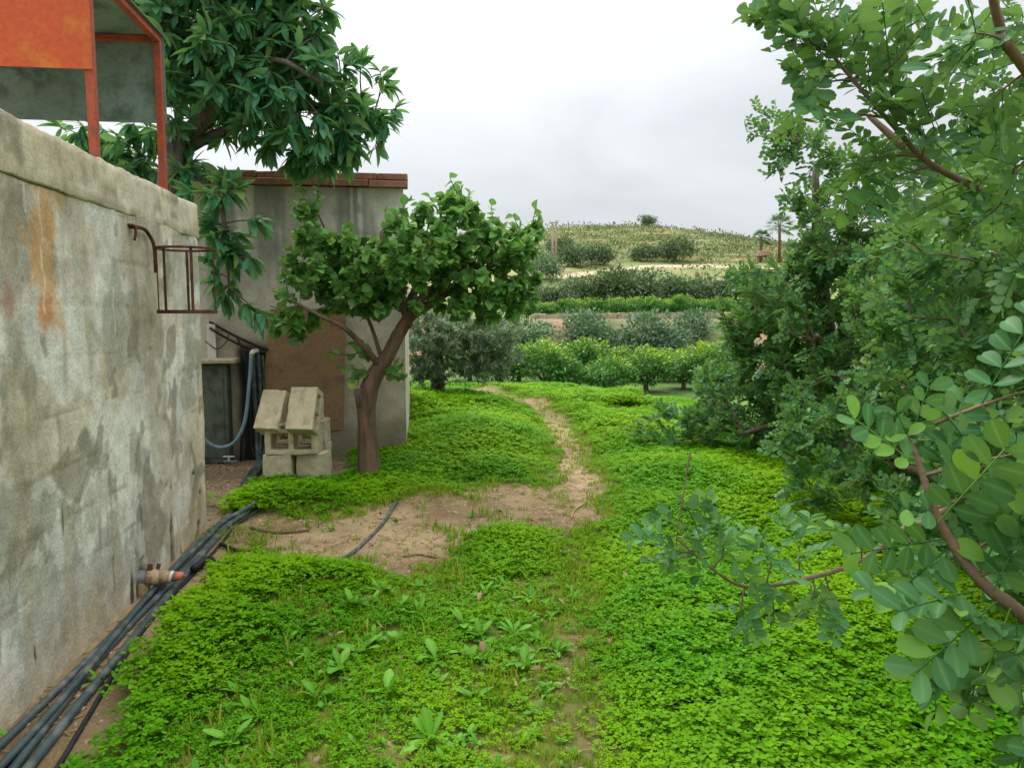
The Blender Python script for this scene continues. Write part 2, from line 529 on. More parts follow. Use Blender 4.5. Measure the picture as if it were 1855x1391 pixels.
def roadY(x):
    return np.interp(x, [-60, 5, 12, 18, 26, 34, 45, 90], [84, 94, 99.5, 104, 105, 101, 100, 103])


xs = np.unique(np.concatenate([np.arange(-3.2, 4.6, 0.06), np.arange(-13, -3.2, 0.3), np.arange(4.6, 14, 0.3), np.arange(14, 90, 1.2), -np.arange(13, 90, 1.6), np.arange(90, 261, 10), -np.arange(90, 261, 10)]).round(4))
ys = np.unique(np.concatenate([np.linspace(-10, 2, 22), np.arange(2, 11, 0.06), np.arange(11, 24, 0.14), np.arange(24, 60, 0.45), np.arange(60, 200, 1.0), np.arange(200, 430, 9)]).round(4))
XX, YY = np.meshgrid(xs, ys)
ZZ = hgt(XX, YY)
bb = bare(XX, YY)
nz1, nz2, nz3 = fbm(XX * 1.5, YY * 1.5, 31, 4), fbm(XX * 7, YY * 7, 33, 3), fbm(XX * .12, YY * .12, 35, 3)


def lerp(a, b, t):
    return np.asarray(a) + (np.asarray(b) - np.asarray(a)) * t[..., None]


soil = lerp(S(130, 109, 78), S(162, 140, 104), sstep(.3, .7, nz1))
soil = lerp(soil, S(120, 92, 68), sstep(.55, .75, nz2) * 0.6)
turf = lerp(S(84, 96, 30), S(108, 120, 36), sstep(.3, .7, nz1))
turf = lerp(turf, S(138, 118, 70), sstep(.5, .75, nz2) * 0.7)
fars = lerp(S(84, 118, 40), S(110, 140, 46), sstep(.3, .7, nz3))
C = lerp(turf, soil, sstep(0.15, 0.75, bb))
yardm = 1 - sstep(-.1, .1, sdist(YARD, XX, YY))
C = lerp(C, S(128, 112, 92), yardm * 0.8)
C = lerp(C, fars, sstep(13, 22, YY))
C = lerp(C, S(78, 104, 44), sstep(28, 36, YY))
bank = sstep(49, 52, YY) * (1 - sstep(57, 59, YY))
C = lerp(C, lerp(S(150, 122, 98), S(98, 108, 64), sstep(.38, .54, fbm(XX * .35, YY * .35, 41, 3))), bank)
C = lerp(C, S(116, 128, 64), sstep(57, 60, YY))
C = lerp(C, lerp(S(138, 132, 86), S(110, 124, 66), sstep(.4, .6, fbm(XX * .15, YY * .3, 43, 3))), sstep(78, 84, YY))
hillc = lerp(S(104, 114, 68), S(130, 128, 80), sstep(.38, .62, fbm(XX * .08, YY * .22, 45, 4)))
hillc = lerp(hillc, S(108, 120, 74), sstep(.5, .7, fbm(XX * .2, YY * .4, 47, 3)) * .8)
hillc = lerp(hillc, S(160, 132, 84), sstep(.56, .7, fbm(XX * .06, YY * .15, 49, 3)) * .7)
C = lerp(C, hillc, sstep(104, 110, YY))
frh = (ZZ / 1.25) % 1.0
row_m = np.maximum(sstep(.55, .8, frh), sstep(.2, .05, frh)) * sstep(104, 112, YY)
C = lerp(C, S(78, 92, 50), row_m * sstep(.25, .5, fbm(XX * .1, YY * .1, 50, 3)))
rd = np.abs(YY - roadY(XX))
C = lerp(C, S(190, 166, 142), (1 - sstep(.9, 1.7, rd)) * (YY > 60))
nxg, nyg = len(xs), len(ys)
idx = np.arange(nxg * nyg).reshape(nyg, nxg)
F = np.stack([idx[:-1, :-1], idx[:-1, 1:], idx[1:, 1:], idx[1:, :-1]], -1).reshape(-1, 4)
gv = np.stack([XX, YY, ZZ], -1).reshape(-1, 3)
gme = npmesh('ground', gv, F, M['ground'], True, np.clip(C, 0, 1).reshape(-1, 3))
ground = tag(link('ground', gme), kind='structure')

# ------------------------------------------------------------------ left wall (weathered, plastered blockwork)
WS0, WS1, WH = -4.0, 2.745, 2.372


def wall_pt(s, z, n=0.0):
    p = W0 + WT * s + WN * n
    return np.array((p[0], p[1], z))


def PW(px, py):
    """pixel -> (s, z) on the wall face"""
    r = ray(px, py)
    t = (W0 @ WN) / (r[:2] @ WN)
    p = r * t
    return (p[:2] - W0) @ WT, EYE + p[2]


wall = thing('concrete_wall', 'tall weathered plastered wall with rust and lichen stains at left', 'wall', tuple(wall_pt(1.0, 0)))
woff = np.array(wall.location)


def wall_colour(s, z):
    wx, wz = (fbm(s * 3, z * 3, 141, 4) - .5) * .5, (fbm(s * 3, z * 3, 143, 4) - .5) * .5
    n1 = fbm(s * 1.6, z * 1.6, 51, 4)
    c = lerp(S(198, 195, 182), S(220, 217, 204), sstep(.36, .62, n1))
    c = lerp(c, S(190, 172, 134), sstep(.50, .62, fbm(s * 1.3 + wx, z * 1.7 + wz, 57, 5)) * .5)          # warm plaster
    c = lerp(c, S(150, 150, 134), sstep(.52, .57, fbm(s * 2.3 + wx, z * 2.6 + wz, 53, 5)) * .65)          # worn through to grey render
    c = lerp(c, S(218, 216, 204), sstep(.54, .58, fbm(s * 3.1 + wx * 1.5, z * 2.4 + wz, 59, 5)) * .7)      # lime wash left in patches
    c = lerp(c, S(118, 114, 92), sstep(.60, .64, fbm(s * 5 + wx * 2, z * 4 + wz * 2, 145, 5)) * .6)        # lichen specks
    c = lerp(c, S(164, 152, 124), sstep(.55, .7, fbm(s * 6, z * .7, 55, 4)) * .5)                          # faint run marks
    row = np.floor((z + .05) / .24)
    dz_ = np.abs((z + .05) / .24 - np.round((z + .05) / .24)) * .24 + (fbm(s * 6, z * 6, 147, 3) - .5) * .03
    xx_ = s / .46 + (row % 2) * .5
    dx_ = np.abs(xx_ - np.round(xx_)) * .46 + (fbm(s * 6, z * 6, 149, 3) - .5) * .03
    c = lerp(c, S(120, 112, 92), np.maximum(sstep(.012, .003, np.abs(dz_)), sstep(.010, .002, np.abs(dx_))) * sstep(.52, .62, fbm(s * 2.2, z * 2.2, 151, 3)) * .4)
    c = lerp(c, S(188, 170, 136), sstep(.46, .05, z + (n1 - .5) * .7) * .7)                                # earth splash at the foot
    return c


def runs_and_shade(c, s, z):
    def spot(px, py, rs, rz, col, amt, rag=0.5):
        nonlocal c
        s0, z0 = PW(px, py)
        d = np.hypot((s - s0) / rs, (z - z0) / rz) + (fbm(s * 9, z * 6, 61, 5) - .5) * 2.2 * rag
        c = lerp(c, col, sstep(1.0, 0.35, d) * amt)
    for py in (360, 400, 450, 500, 545):
        spot(74 + (py % 7) * 3, py, .19, .22, S(200, 150, 92), .48, 1.2)
    spot(82, 570, .1, .1, S(190, 116, 60), .7)
    spot(15, 545, .08, .1, S(150, 92, 78), .6)
    spot(230, 470, .14, .3, S(150, 130, 90), .5)
    for (a, b, w, h) in ((30, 340, .16, .2), (95, 470, .1, .12), (30, 660, .16, .2), (60, 770, .2, .2), (15, 850, .14, .2), (240, 560, .16, .1), (220, 640, .08, .16), (330, 670, .3, .06), (250, 880, .2, .14), (330, 830, .2, .2), (170, 640, .1, .18), (120, 400, .1, .14), (160, 920, .2, .14)):
        spot(a, b, w, h, S(132, 128, 102), .4, 1.3)
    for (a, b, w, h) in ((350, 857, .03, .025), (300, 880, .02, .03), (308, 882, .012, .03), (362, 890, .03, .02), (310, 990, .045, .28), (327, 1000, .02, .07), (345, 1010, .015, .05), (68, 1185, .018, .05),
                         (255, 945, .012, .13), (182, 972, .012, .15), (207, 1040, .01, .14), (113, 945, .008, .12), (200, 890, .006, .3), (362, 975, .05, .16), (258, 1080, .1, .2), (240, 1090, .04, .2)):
        spot(a, b, w, h, S(40, 38, 32), .92, .25)  # recess shade and black stain painted into pits, cracks and the niche
    for (a, b, h) in ((75, 420, .35), (163, 420, .16), (45, 340, .1), (240, 385, .06), (205, 560, .12), (300, 420, .08)):      # white drips
        s0, z0 = PW(a, b)
        c = lerp(c, S(206, 200, 184), sstep(.010, .002, np.abs(s - s0 - .006 * np.sin(z * 30))) * (np.abs(z - z0) < h) * .8)
    return c


sa = np.unique(np.concatenate([np.arange(WS0, -0.3, 0.06), np.arange(-0.3, WS1, 0.0125), [WS1]]).round(4))
capz = lambda s: 2.135 - 0.006 * s + 0.012 * (fbm(s * 6, s * 0, 71, 3) - .5)
za = np.linspace(-0.25, 1, 182)
za = np.unique(np.concatenate([np.arange(-0.25, 2.14, 0.0125), [2.14]]).round(4))
SS, ZA = np.meshgrid(sa, za)
dsp = (fbm(SS * 1.3, ZA * 1.3, 73, 4) - .5) * 0.035 + (fbm(SS * 9, ZA * 9, 75, 3) - .5) * 0.008
bh, bl = 0.24, 0.46                                         # block courses ghost through the thin plaster
row = np.floor((ZA + .05) / bh)
dz_ = np.abs((ZA + .05) / bh - np.round((ZA + .05) / bh)) * bh
xx_ = SS / bl + (row % 2) * .5
dx_ = np.abs(xx_ - np.round(xx_)) * bl
jm = sstep(.45, .62, fbm(SS * 1.8, ZA * 1.8, 77, 3))
dsp = dsp - 0.0016 * np.maximum(sstep(.016, .004, dz_), sstep(.014, .003, dx_)) * jm
for (a, b, w, h, dep) in ((258, 1075, .085, .2, .06), (310, 990, .03, .2, .03), (350, 857, .02, .02, .02), (300, 880, .014, .02, .02), (255, 945, .007, .1, .02), (182, 972, .007, .12, .02), (207, 1040, .007, .1, .02), (362, 975, .05, .13, .03)):
    s0, z0 = PW(a, b)
    d = np.hypot((SS - s0) / w, (ZA - z0) / h) + (fbm(SS * 12, ZA * 12, 79, 3) - .5) * .7
    dsp = dsp - dep * sstep(1.1, .8, d)
dsp = dsp - 0.01 * sstep(WS1 - .05, WS1, SS) * (1 + fbm(SS * 3, ZA * 9, 80, 3))
wv = np.stack([W0[0] + WT[0] * SS + WN[0] * dsp, W0[1] + WT[1] * SS + WN[1] * dsp, ZA], -1).reshape(-1, 3)
wc = runs_and_shade(wall_colour(SS, ZA), SS, ZA).reshape(-1, 3)
ns, nz_ = len(sa), len(za)
ii = np.arange(ns * nz_).reshape(nz_, ns)
wf = np.stack([ii[:-1, :-1], ii[:-1, 1:], ii[1:, 1:], ii[1:, :-1]], -1).reshape(-1, 4)
TH = 3.2                                                    # the block behind the face
ex = []
for s in (WS0, WS1 - .001):
    for z in (-.25, 2.135):
        ex.append(wall_pt(s, z, -TH))
nb0 = len(wv)
wv = np.vstack([wv, ex])
wc = np.vstack([wc, np.tile(S(150, 146, 128), (4, 1))])
right = ii[:, -1]
rf = [[right[i], nb0 + 2 + (1 if i >= nz_ // 2 else 0), right[i + 1]] for i in range(nz_ - 1)]
rf.append([right[nz_ // 2], nb0 + 2, nb0 + 3])
lf = [[nb0, nb0 + 1, nb0 + 3, nb0 + 2]]
wme = npmesh('wall_body', wv - woff, [wf, np.array(rf), np.array(lf)], M['wall'], True, np.clip(wc, 0, 1))
link('wall_body', wme, wall)

# coping: rough cast band along the top
cs = np.unique(np.concatenate([np.arange(WS0, -.3, .06), np.arange(-.3, WS1 + .012, .02)]).round(4))
prof = [(-.02, 0), (.002, 0.0), (.01, .012), (.008, .06), (.006, .1), (.006, .15), (.006, .2), (.004, .234), (-.006, .242), (-.07, .243), (-.24, .238), (-.26, .0)]
pv, pc = [], []
for k, (nn, hh) in enumerate(prof):
    j = (fbm(cs * 11, np.full(cs.shape, k * .8), 81, 4) - .5)
    low = capz(cs)
    top = WH + 0.02 * (fbm(cs * 2.2, cs * 0, 83, 3) - .5)
    z = low + (top - low) * hh / .242
    if 0 < k < 11:
        z = z + j * (0.012 if k < 7 else .02)
    n_ = nn + j * 0.014
    pv.append(np.stack([W0[0] + WT[0] * cs + WN[0] * n_, W0[1] + WT[1] * cs + WN[1] * n_, z], -1))
    cc = lerp(S(186, 174, 146), S(204, 194, 168), sstep(.35, .65, fbm(cs * 4, np.full(cs.shape, hh * 8), 85, 4)))
    cc = lerp(cc, S(116, 112, 88), sstep(.52, .7, fbm(cs * 5, np.full(cs.shape, hh * 9), 87, 4)) * .7)
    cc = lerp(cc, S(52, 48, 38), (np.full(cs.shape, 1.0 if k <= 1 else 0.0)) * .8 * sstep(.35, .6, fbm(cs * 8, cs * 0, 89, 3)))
    pc.append(cc)
pv, pc = np.concatenate(pv), np.concatenate(pc)
nc = len(cs)
ii = np.arange(nc * len(prof)).reshape(len(prof), nc)
pf = np.stack([ii[:-1, :-1], ii[:-1, 1:], ii[1:, 1:], ii[1:, :-1]], -1).reshape(-1, 4)
endf = np.array([[ii[k, -1], ii[k + 1, -1], ii[-1, -1]] for k in range(len(prof) - 2)])
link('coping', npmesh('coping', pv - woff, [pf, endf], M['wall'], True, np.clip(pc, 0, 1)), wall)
m = MB()
a, b = wall_pt(WS0 + .01, 0), wall_pt(WS1 - .02, 0)
R = Matrix.Rotation(math.atan2(WT[1], WT[0]), 3, 'Z')
cen = wall_pt((WS0 + WS1) / 2 - .02, 2.25, -TH / 2 - .14)
m.box(cen, (WS1 - WS0 - .06, TH - .24, .2), R)
m.build('top_slab', M['block'], wall)

# ------------------------------------------------------------------ shed
SA = math.atan2(WT[1], WT[0]) - PI / 2                      # parallel to the wall
SX = np.array((math.cos(SA), math.sin(SA)))                 # along the face, to the right
SY = np.array((-math.sin(SA), math.cos(SA)))                # into the shed
SC = np.array((-1.175, 8.385))                              # front right corner
SL, SD, SHH = 4.6, 3.2, 2.92


def shed_pt(a, z, d=0.0):
    """a metres left of the right corner, d metres in front of (+) the face"""
    p = SC - SX * a - SY * d
    return np.array((p[0], p[1], z))


def PS(px, py, d=0.0):
    r = ray(px, py)
    o = SC - SY * d
    t = (o @ SY) / (r[:2] @ SY)
    p = r * t
    return (SC - p[:2]) @ SX, EYE + p[2]


shed = thing('farm_shed', 'grey rendered shed with terracotta tile edging behind the apricot tree', 'shed', tuple(shed_pt(SL / 2, 0)))
soff = np.array(shed.location)


def shedface(name, A0, A1, fn, colf, step=.025):
    aa, zz = np.arange(A0, A1 + step / 2, step), np.arange(-.3, SHH + step / 2, step)
    AA, Z = np.meshgrid(aa, zz)
    d = (fbm(AA * 2, Z * 2, 91, 4) - .5) * .012 + (fbm(AA * 12, Z * 12, 93, 3) - .5) * .006
    P = fn(AA, Z, d)
    k = np.arange(AA.size).reshape(AA.shape)
    f = np.stack([k[:-1, :-1], k[1:, :-1], k[1:, 1:], k[:-1, 1:]], -1).reshape(-1, 4)
    return link(name, npmesh(name, P.reshape(-1, 3) - soff, f, M['shedwall'], True, np.clip(colf(AA, Z), 0, 1).reshape(-1, 3)), shed)


def fcol(a, z):
    n1, n2 = fbm(a * 1.5, z * 1.2, 95, 4), fbm(a * 6, z * .7, 97, 4)
    c = lerp(S(178, 174, 162), S(202, 198, 184), sstep(.35, .65, n1))
    c = lerp(c, S(184, 172, 146), sstep(1.9, 1.0, z + (n1 - .5)) * .6)
    c = lerp(c, S(116, 116, 110), sstep(.5, .72, n2) * .7 * sstep(1.2, 2.4, z))
    c = lerp(c, S(124, 118, 96), sstep(.5, .1, z + (n1 - .5) * .5) * .8)
    # ragged black patch round the pipe chase, broader at the foot
    a0, _ = PS(462, 700)
    d = np.abs(a - a0) / (.17 + .10 * sstep(1.0, 0.0, z)) + (n1 - .5) * 1.2
    c = lerp(c, S(30, 30, 28), sstep(1.05, .55, d) * sstep(1.32, 1.12, z + (n1 - .5) * .2) * .95)
    for px in (637, 651, 655):
        aw, _ = PS(px, 380)
        c = lerp(c, S(206, 202, 192), sstep(.012, .004, np.abs(a - aw - .004 * np.sin(z * 25))) * sstep(2.3 if px != 655 else 1.5, 2.45 if px != 655 else 1.7, z) * .8)
    return c


shedface('front_wall', 0, SL, lambda a, z, d: np.stack([SC[0] - SX[0] * a - SY[0] * d, SC[1] - SX[1] * a - SY[1] * d, z], -1), fcol)
shedface('side_wall', 0.0, SD, lambda a, z, d: np.stack([SC[0] + SY[0] * a + SX[0] * d * (a > .02), SC[1] + SY[1] * a + SX[1] * d * (a > .02), z], -1)[:, ::-1], lambda a, z: lerp(S(196, 190, 176), S(176, 170, 154), sstep(.3, .7, fbm(a * 2, z * 2, 99, 4)))[:, ::-1], .05)
m = MB()
Rs = Matrix.Rotation(SA, 3, 'Z')
m.box(shed_pt(SL / 2, 2.86, -SD / 2), (SL - .1, SD - .1, .1), Rs)
m.box(shed_pt(SL - .06, 1.3, -SD / 2), (.1, SD - .02, 3.1), Rs)
m.box(shed_pt(SL / 2, 1.3, -SD + .06), (SL - .24, .1, 3.1), Rs)
m.build('rear_shell', M['shedwall'], shed)
# tile edging: two courses
tl = []
for course in range(2):
    a = -0.05 - course * 0.0
    while a < SL:
        l = random.uniform(.29, .37) if course else random.uniform(.38, .5)
        rise = random.uniform(0, .012)
        R2 = Rs @ Matrix.Rotation(random.uniform(-.035, .015) * (1 if course else .3), 3, 'Y') @ Matrix.Rotation(.1, 3, 'X')
        mb = MB()
        cc = shed_pt(a + l / 2, SHH + .042 + course * .077 + rise, .045 - course * .05 + random.uniform(-.012, .012))
        mb.box(Vector(cc) + R2 @ Vector((0, .16, 0)), (l - .006, .4, .07 if course == 0 else .066), R2, .003)
        mb.build('roof_tile', M['tile'], shed, bevel=.008)
        a += l
# ledge, cabinet door, small duct beneath it (left recess)
cab = thing('metal_cabinet', 'grey-green metal cabinet under a ledge against the shed beside the wall end', 'cabinet', tuple(shed_pt(2.3, 0, .15)))
ac, zt = PS(412, 672, .2)
m = MB()
m.box(shed_pt(ac + .33, .53, .105), (.64, .19, 1.04), Rs)
m.build('body', M['cabinet'], cab, bevel=.006)
m = MB()
m.box(shed_pt(ac + .3, 1.085, .13), (.78, .3, .05), Rs, .006)
m.build('ledge', M['block'], cab, bevel=.006)
m = MB()
m.box(shed_pt(ac + .33, .53, .203), (.56, .008, .92), Rs)
m.build('door', M['cabinet'], cab)
duct = MB()
ad, zd = PS(384, 620, .03)
duct.box(shed_pt(ad, zd - .02, .03), (.09, .05, .42), Rs)
tag(duct.build('conduit_box', M['white'], None, bevel=.004), 'pale upright conduit box on the shed wall above the ledge', 'conduit')


def hang(p, q, sag, n=10):
    p, q = np.array(p), np.array(q)
    return [p + (q - p) * t + np.array((0, 0, -4 * sag * t * (1 - t))) for t in np.linspace(0, 1, n)]


def on_shed(px, py, d):
    a, z = PS(px, py, d)
    return shed_pt(a, z, d)


for i, (p, q, sg, lab) in enumerate((((380, 583), (486, 634), .02, 'upper black cable running down the shed wall to the pipe corner'), ((380, 594), (482, 640), .035, 'lower black cable running down the shed wall to the pipe corner'))):
    tag(MB().tube(hang(on_shed(*p, .04 + .03 * i), on_shed(*q, .05 + .03 * i), sg), .014, 6).build('cable', M['blackpipe'], smooth=True), lab, 'cable', 'black cables on the shed wall')
tag(MB().tube(spline([on_shed(430, 612, .1), on_shed(445, 650, .12), on_shed(448, 710, .13), on_shed(440, 760, .12), on_shed(436, 838, .12)], 6), .012, 6).build('cable', M['blackpipe'], smooth=True), 'thin black cable drooping beside the blue hose', 'cable', 'black cables on the shed wall')
tag(MB().tube(spline([on_shed(372, 618, .05), on_shed(392, 632, .06), on_shed(408, 622, .06), on_shed(414, 606, .05)], 6), .006, 6).build('cable', M['blackpipe'], smooth=True), 'short thin looped wire above the ledge', 'cable', 'black cables on the shed wall')
hz = thing('garden_hose', 'light blue hose hanging in a loop from the black pipe corner', 'hose', tuple(on_shed(455, 640, .2)))
MB().tube(spline([on_shed(455, 642, .22), on_shed(452, 690, .26), on_shed(444, 760, .3), on_shed(428, 797, .32), on_shed(405, 810, .32), on_shed(382, 805, .3), on_shed(360, 785, .3)], 7), .019, 8).build('hose_tube', M['hose'], hz, smooth=True)
m = MB()
m.tube([on_shed(455, 643, .22), on_shed(458, 637, .2), on_shed(466, 636, .1)], .025, 8)
m.build('connector', M['white'], hz, smooth=True)

# standpipe tap low in the recess
tap = thing('low_tap', 'small metal tap on the ground in the recess beside the cabinet', 'tap', tuple(on_shed(416, 845, .3) * (1, 1, 0)))
tp = on_shed(416, 832, .3)
m = MB()
m.tube([tp + (0.0, 0, -.3), tp], .014, 8)
m.tube([tp + (-.05, -.02, -.02), tp + (.09, -.02, -.02)], .016, 8)
m.build('spout', M['greymetal'], tap, smooth=True)
m = MB()
m.box(tp + (0, -.02, .035), (.12, .02, .012))
m.box(tp + (0, -.02, .01), (.016, .016, .05))
m.build('lever', M['white'], tap)

# plywood board fixed to the shed
bd = thing('plywood_board', 'brown weathered plywood board fixed to the shed behind the concrete blocks', 'board', tuple(on_shed(555, 778, .02)))
m = MB()
q = [on_shed(470, 786, .02), on_shed(622, 777, .02), on_shed(627, 560, .02), on_shed(490, 560, .02)]
q2 = [p + np.append(-SY * .025, 0) for p in q]
m.v += [tuple(p) for p in q] + [tuple(p) for p in q2]
m.f += [(3, 2, 1, 0), (4, 5, 6, 7), (0, 1, 5, 4), (1, 2, 6, 5), (2, 3, 7, 6), (3, 0, 4, 7)]
m.build('panel', M['board'], bd)
for px, py in ((600, 590), (610, 760), (500, 600)):
    c = on_shed(px, py, .046)
    MB().tube([c, c + np.append(-SY * .006, 0)], .009, 8).build('bolt', M['rust'], bd)

# ------------------------------------------------------------------ steel hood on top of the wall
hood = thing('sheet_metal_hood', 'rust-red sheet metal hood on four posts standing on the wall', 'metal hood', tuple(wall_pt(1.5, WH, -.5)))
s1, _ = PW(191, 286)
s2, _ = PW(311, 346)
HB, HT, HWD = 2.815, 3.33, 1.45


def hp(s, n, z):
    return wall_pt(s, z, n)


for (s, n) in ((s1, -.05), (s2, -.05), (s1, -HWD), (s2, -HWD)):
    m = MB()
    m.box(hp(s, n, (WH + HT) / 2 - .01), (.042, .042, HT - WH - .02), R)
    m.build('post', M['redpost'], hood, bevel=.003)
m = MB()
m.box(hp(s1 - .028, -.05 - HWD / 2 + .02, (HB + HT) / 2 + .02), (.006, HWD - .0, HT - HB + .04), R)
m.build('front_panel', M['redpaint'], hood)
m = MB()
m.box(hp(s2 + .03, -.05 - HWD / 2 + .02, (HB + HT) / 2), (.006, HWD + .02, HT - HB), R)
m.build('back_panel', M['tealsheet'], hood)
m = MB()
m.box(hp((s1 + s2) / 2, -.05 - HWD / 2 + .02, HT + .024), (s2 - s1 + .07, HWD + .04, .006), R)
m.build('roof_panel', M['tealsheet'], hood)
for n in (-.05, -HWD):
    m = MB()
    m.box(hp((s1 + s2) / 2, n, HT), (s2 - s1 + .042, .04, .04), R)
    m.build('top_rail', M['redpost'], hood)
for s in (s1, s2):
    m = MB()
    m.box(hp(s, -.05 - HWD / 2 + .025, HT - .002), (.034, HWD - .1, .034), R)
    m.build('cross_rail', M['redpost'], hood)

# ------------------------------------------------------------------ iron pot holder on the wall
cage = thing('iron_pot_holder', 'rusty iron ring basket hanging from a hook on the wall', 'pot holder', (-1.985, 4.6, 1.6))
CC, CR = np.array((-1.95, 4.6)), .166


def ringpts(r, z, n=28):
    return [(CC[0] + r * math.cos(t), CC[1] + r * math.sin(t), z) for t in np.linspace(0, 2 * PI, n + 1)]


def strip_ring(r, z, h, t, mat, name, par):
    m = MB()
    n = 32
    for k in range(n):
        an = 2 * PI * k / n
        for rr, zz in ((r, z), (r, z + h), (r - t, z + h), (r - t, z)):
            m.v.append((CC[0] + rr * math.cos(an), CC[1] + rr * math.sin(an), zz))
    for k in range(n):
        for j in range(4):
            m.f.append((k * 4 + j, ((k + 1) % n) * 4 + j, ((k + 1) % n) * 4 + (j + 1) % 4, k * 4 + (j + 1) % 4))
    return m.build(name, mat, par)


strip_ring(CR, 1.966, .014, .005, M['rust'], 'ring', cage)
strip_ring(CR + .003, 1.59, .022, .006, M['rust'], 'ring', cage)
for an in (198, 246, 304, 24, 110):
    t = math.radians(an)
    m = MB()
    c = np.array((CC[0] + (CR - .009) * math.cos(t), CC[1] + (CR - .009) * math.sin(t), 1.785))
    m.box(c, (.006, .016, .385), Matrix.Rotation(t, 3, 'Z'))
    m.build('upright', M['rust'], cage)
m = MB()
bx = CC + CR * np.array((math.cos(math.radians(196)), math.sin(math.radians(196))))
hk = PW(232, 412)
hkp = wall_pt(hk[0], hk[1], -.03)
m.tube(spline([hkp, wall_pt(hk[0] + .02, hk[1] + .004, .03), wall_pt(hk[0] + .1, hk[1] + .004, .045), (bx[0] - .004, bx[1] - .07, 2.055), (bx[0], bx[1] - .01, 1.99), (bx[0], bx[1], 1.86), (bx[0], bx[1], 1.83)], 6), .011, 8)
m.build('hook', M['rust'], cage, smooth=True)
hkm = MB().tube(spline([wall_pt(hk[0] - .02, hk[1] + .01, -.03), wall_pt(hk[0], hk[1] + .01, .03), wall_pt(hk[0] + .01, hk[1] - .03, .035), wall_pt(hk[0], hk[1] - .07, .03)], 5), .008, 6)
hkm.build('bracket', M['rust'], cage, smooth=True)

# ------------------------------------------------------------------ pipe fitting at the foot of the wall
fs, fz = PW(252, 1046)
fit = thing('pipe_fitting', 'tan pipe fitting with a red cap sticking out of the wall', 'pipe fitting', tuple(wall_pt(fs, fz, 0)))


def fseg(n0, n1, r0, r1, mat, name, sides=12):
    mid = (n0 + n1) / 2
    MB().tube([wall_pt(fs + .02 * n0, fz, n0), wall_pt(fs + .02 * mid, fz - .002, mid), wall_pt(fs + .02 * n1, fz - .004, n1)], [r0, (r0 + r1) / 2, r1], sides).build(name, mat, fit, smooth=True)


fseg(-.06, .05, .046, .044, M['greymetal'], 'collar', 6)
fseg(.05, .115, .05, .042, M['brass'], 'valve_body')
fseg(.115, .165, .04, .036, M['brass'], 'sleeve')
fseg(.165, .18, .033, .033, M['white'], 'washer')
fseg(.18, .195, .03, .03, M['greymetal'], 'nut', 6)
fseg(.195, .235, .027, .024, M['redcap'], 'cap')
fseg(.235, .25, .009, .008, M['greymetal'], 'nipple')
MB().tube([wall_pt(fs + .0, fz + .02, .06), wall_pt(fs + .0, fz + .075, .062)], [.02, .013], 8).build('stem', M['rust'], fit)
m = MB()
m.tube([wall_pt(fs, fz - .01, .02), wall_pt(fs, fz - .1, .02), wall_pt(fs - .005, fz - .3, .015)], .036, 10)
m.build('down_pipe', M['brass'], fit, smooth=True)
MB().tube([wall_pt(fs + .03, fz + .03, .09), wall_pt(fs + .05, fz + .06, .095)], .012, 6).build('stem', M['rust'], fit)

# ------------------------------------------------------------------ black irrigation pipes
PIPES = [  # offset from the wall at near end, middle, far end; radius; layer; material
    (.05, .05, .07, .016, 0, 'M'), (.10, .085, .105, .016, 0, 'M'), (.17, .12, .14, .018, 0, 'M'), (.25, .16, .175, .020, 0, 'M'), (.135, .10, .12, .015, 1, 'M'), (.31, .20, .205, .010, 0, 'B')]
PLAB = ['black irrigation pipe lying closest to the foot of the wall', 'second black irrigation pipe from the wall foot', 'thick middle black irrigation pipe of the bundle along the wall', 'thickest black irrigation pipe on the outer side of the bundle',
        'black irrigation pipe lying on top of the bundle along the wall', 'thin dark pipe at the outermost edge of the pipe bundle']
for i, (o0, o1, o2, r, layer, mt) in enumerate(PIPES):
    pts = []
    for s in np.arange(-2.2, 2.75, .35):
        t = np.clip((s + .6) / 3.3, 0, 1)
        o = o0 + (o1 - o0) * min(1, t * 2) + (o2 - o1) * max(0, t * 2 - 1) + .022 * math.sin(s * 2.1 + i * 1.9) * (1 - t * .5)
        p = wall_pt(s, 0, o)
        z = float(hgt(p[0], p[1])) + r * .9 + layer * .03
        pts.append(np.array((p[0], p[1], z)))
    e = i * .045
    for (x, y) in ((-2.2 + e * .9, 5.95), (-2.33 + e * .7, 6.4), (-2.5 + e * .5, 6.95), (-2.62 + e * .6, 7.55)):
        pts.append(np.array((x, y, float(hgt(x, y)) + r + layer * .05)))
    a0, _ = PS(478 - i * 4, 800, .1)
    for z in (.12, .5, .9, 1.14 + .02 * i):
        p = shed_pt(a0 + .01 * math.sin(z * 5 + i), z, .06 + .05 * (i % 2) + .03 * (z < .2))
        pts.append(p)
    tag(MB().tube(spline(pts, 5), r, 10).build('irrigation_pipe', M['pipe'] if mt == 'M' else M['blackpipe'], smooth=True), PLAB[i], 'pipe', 'black pipes along the wall')
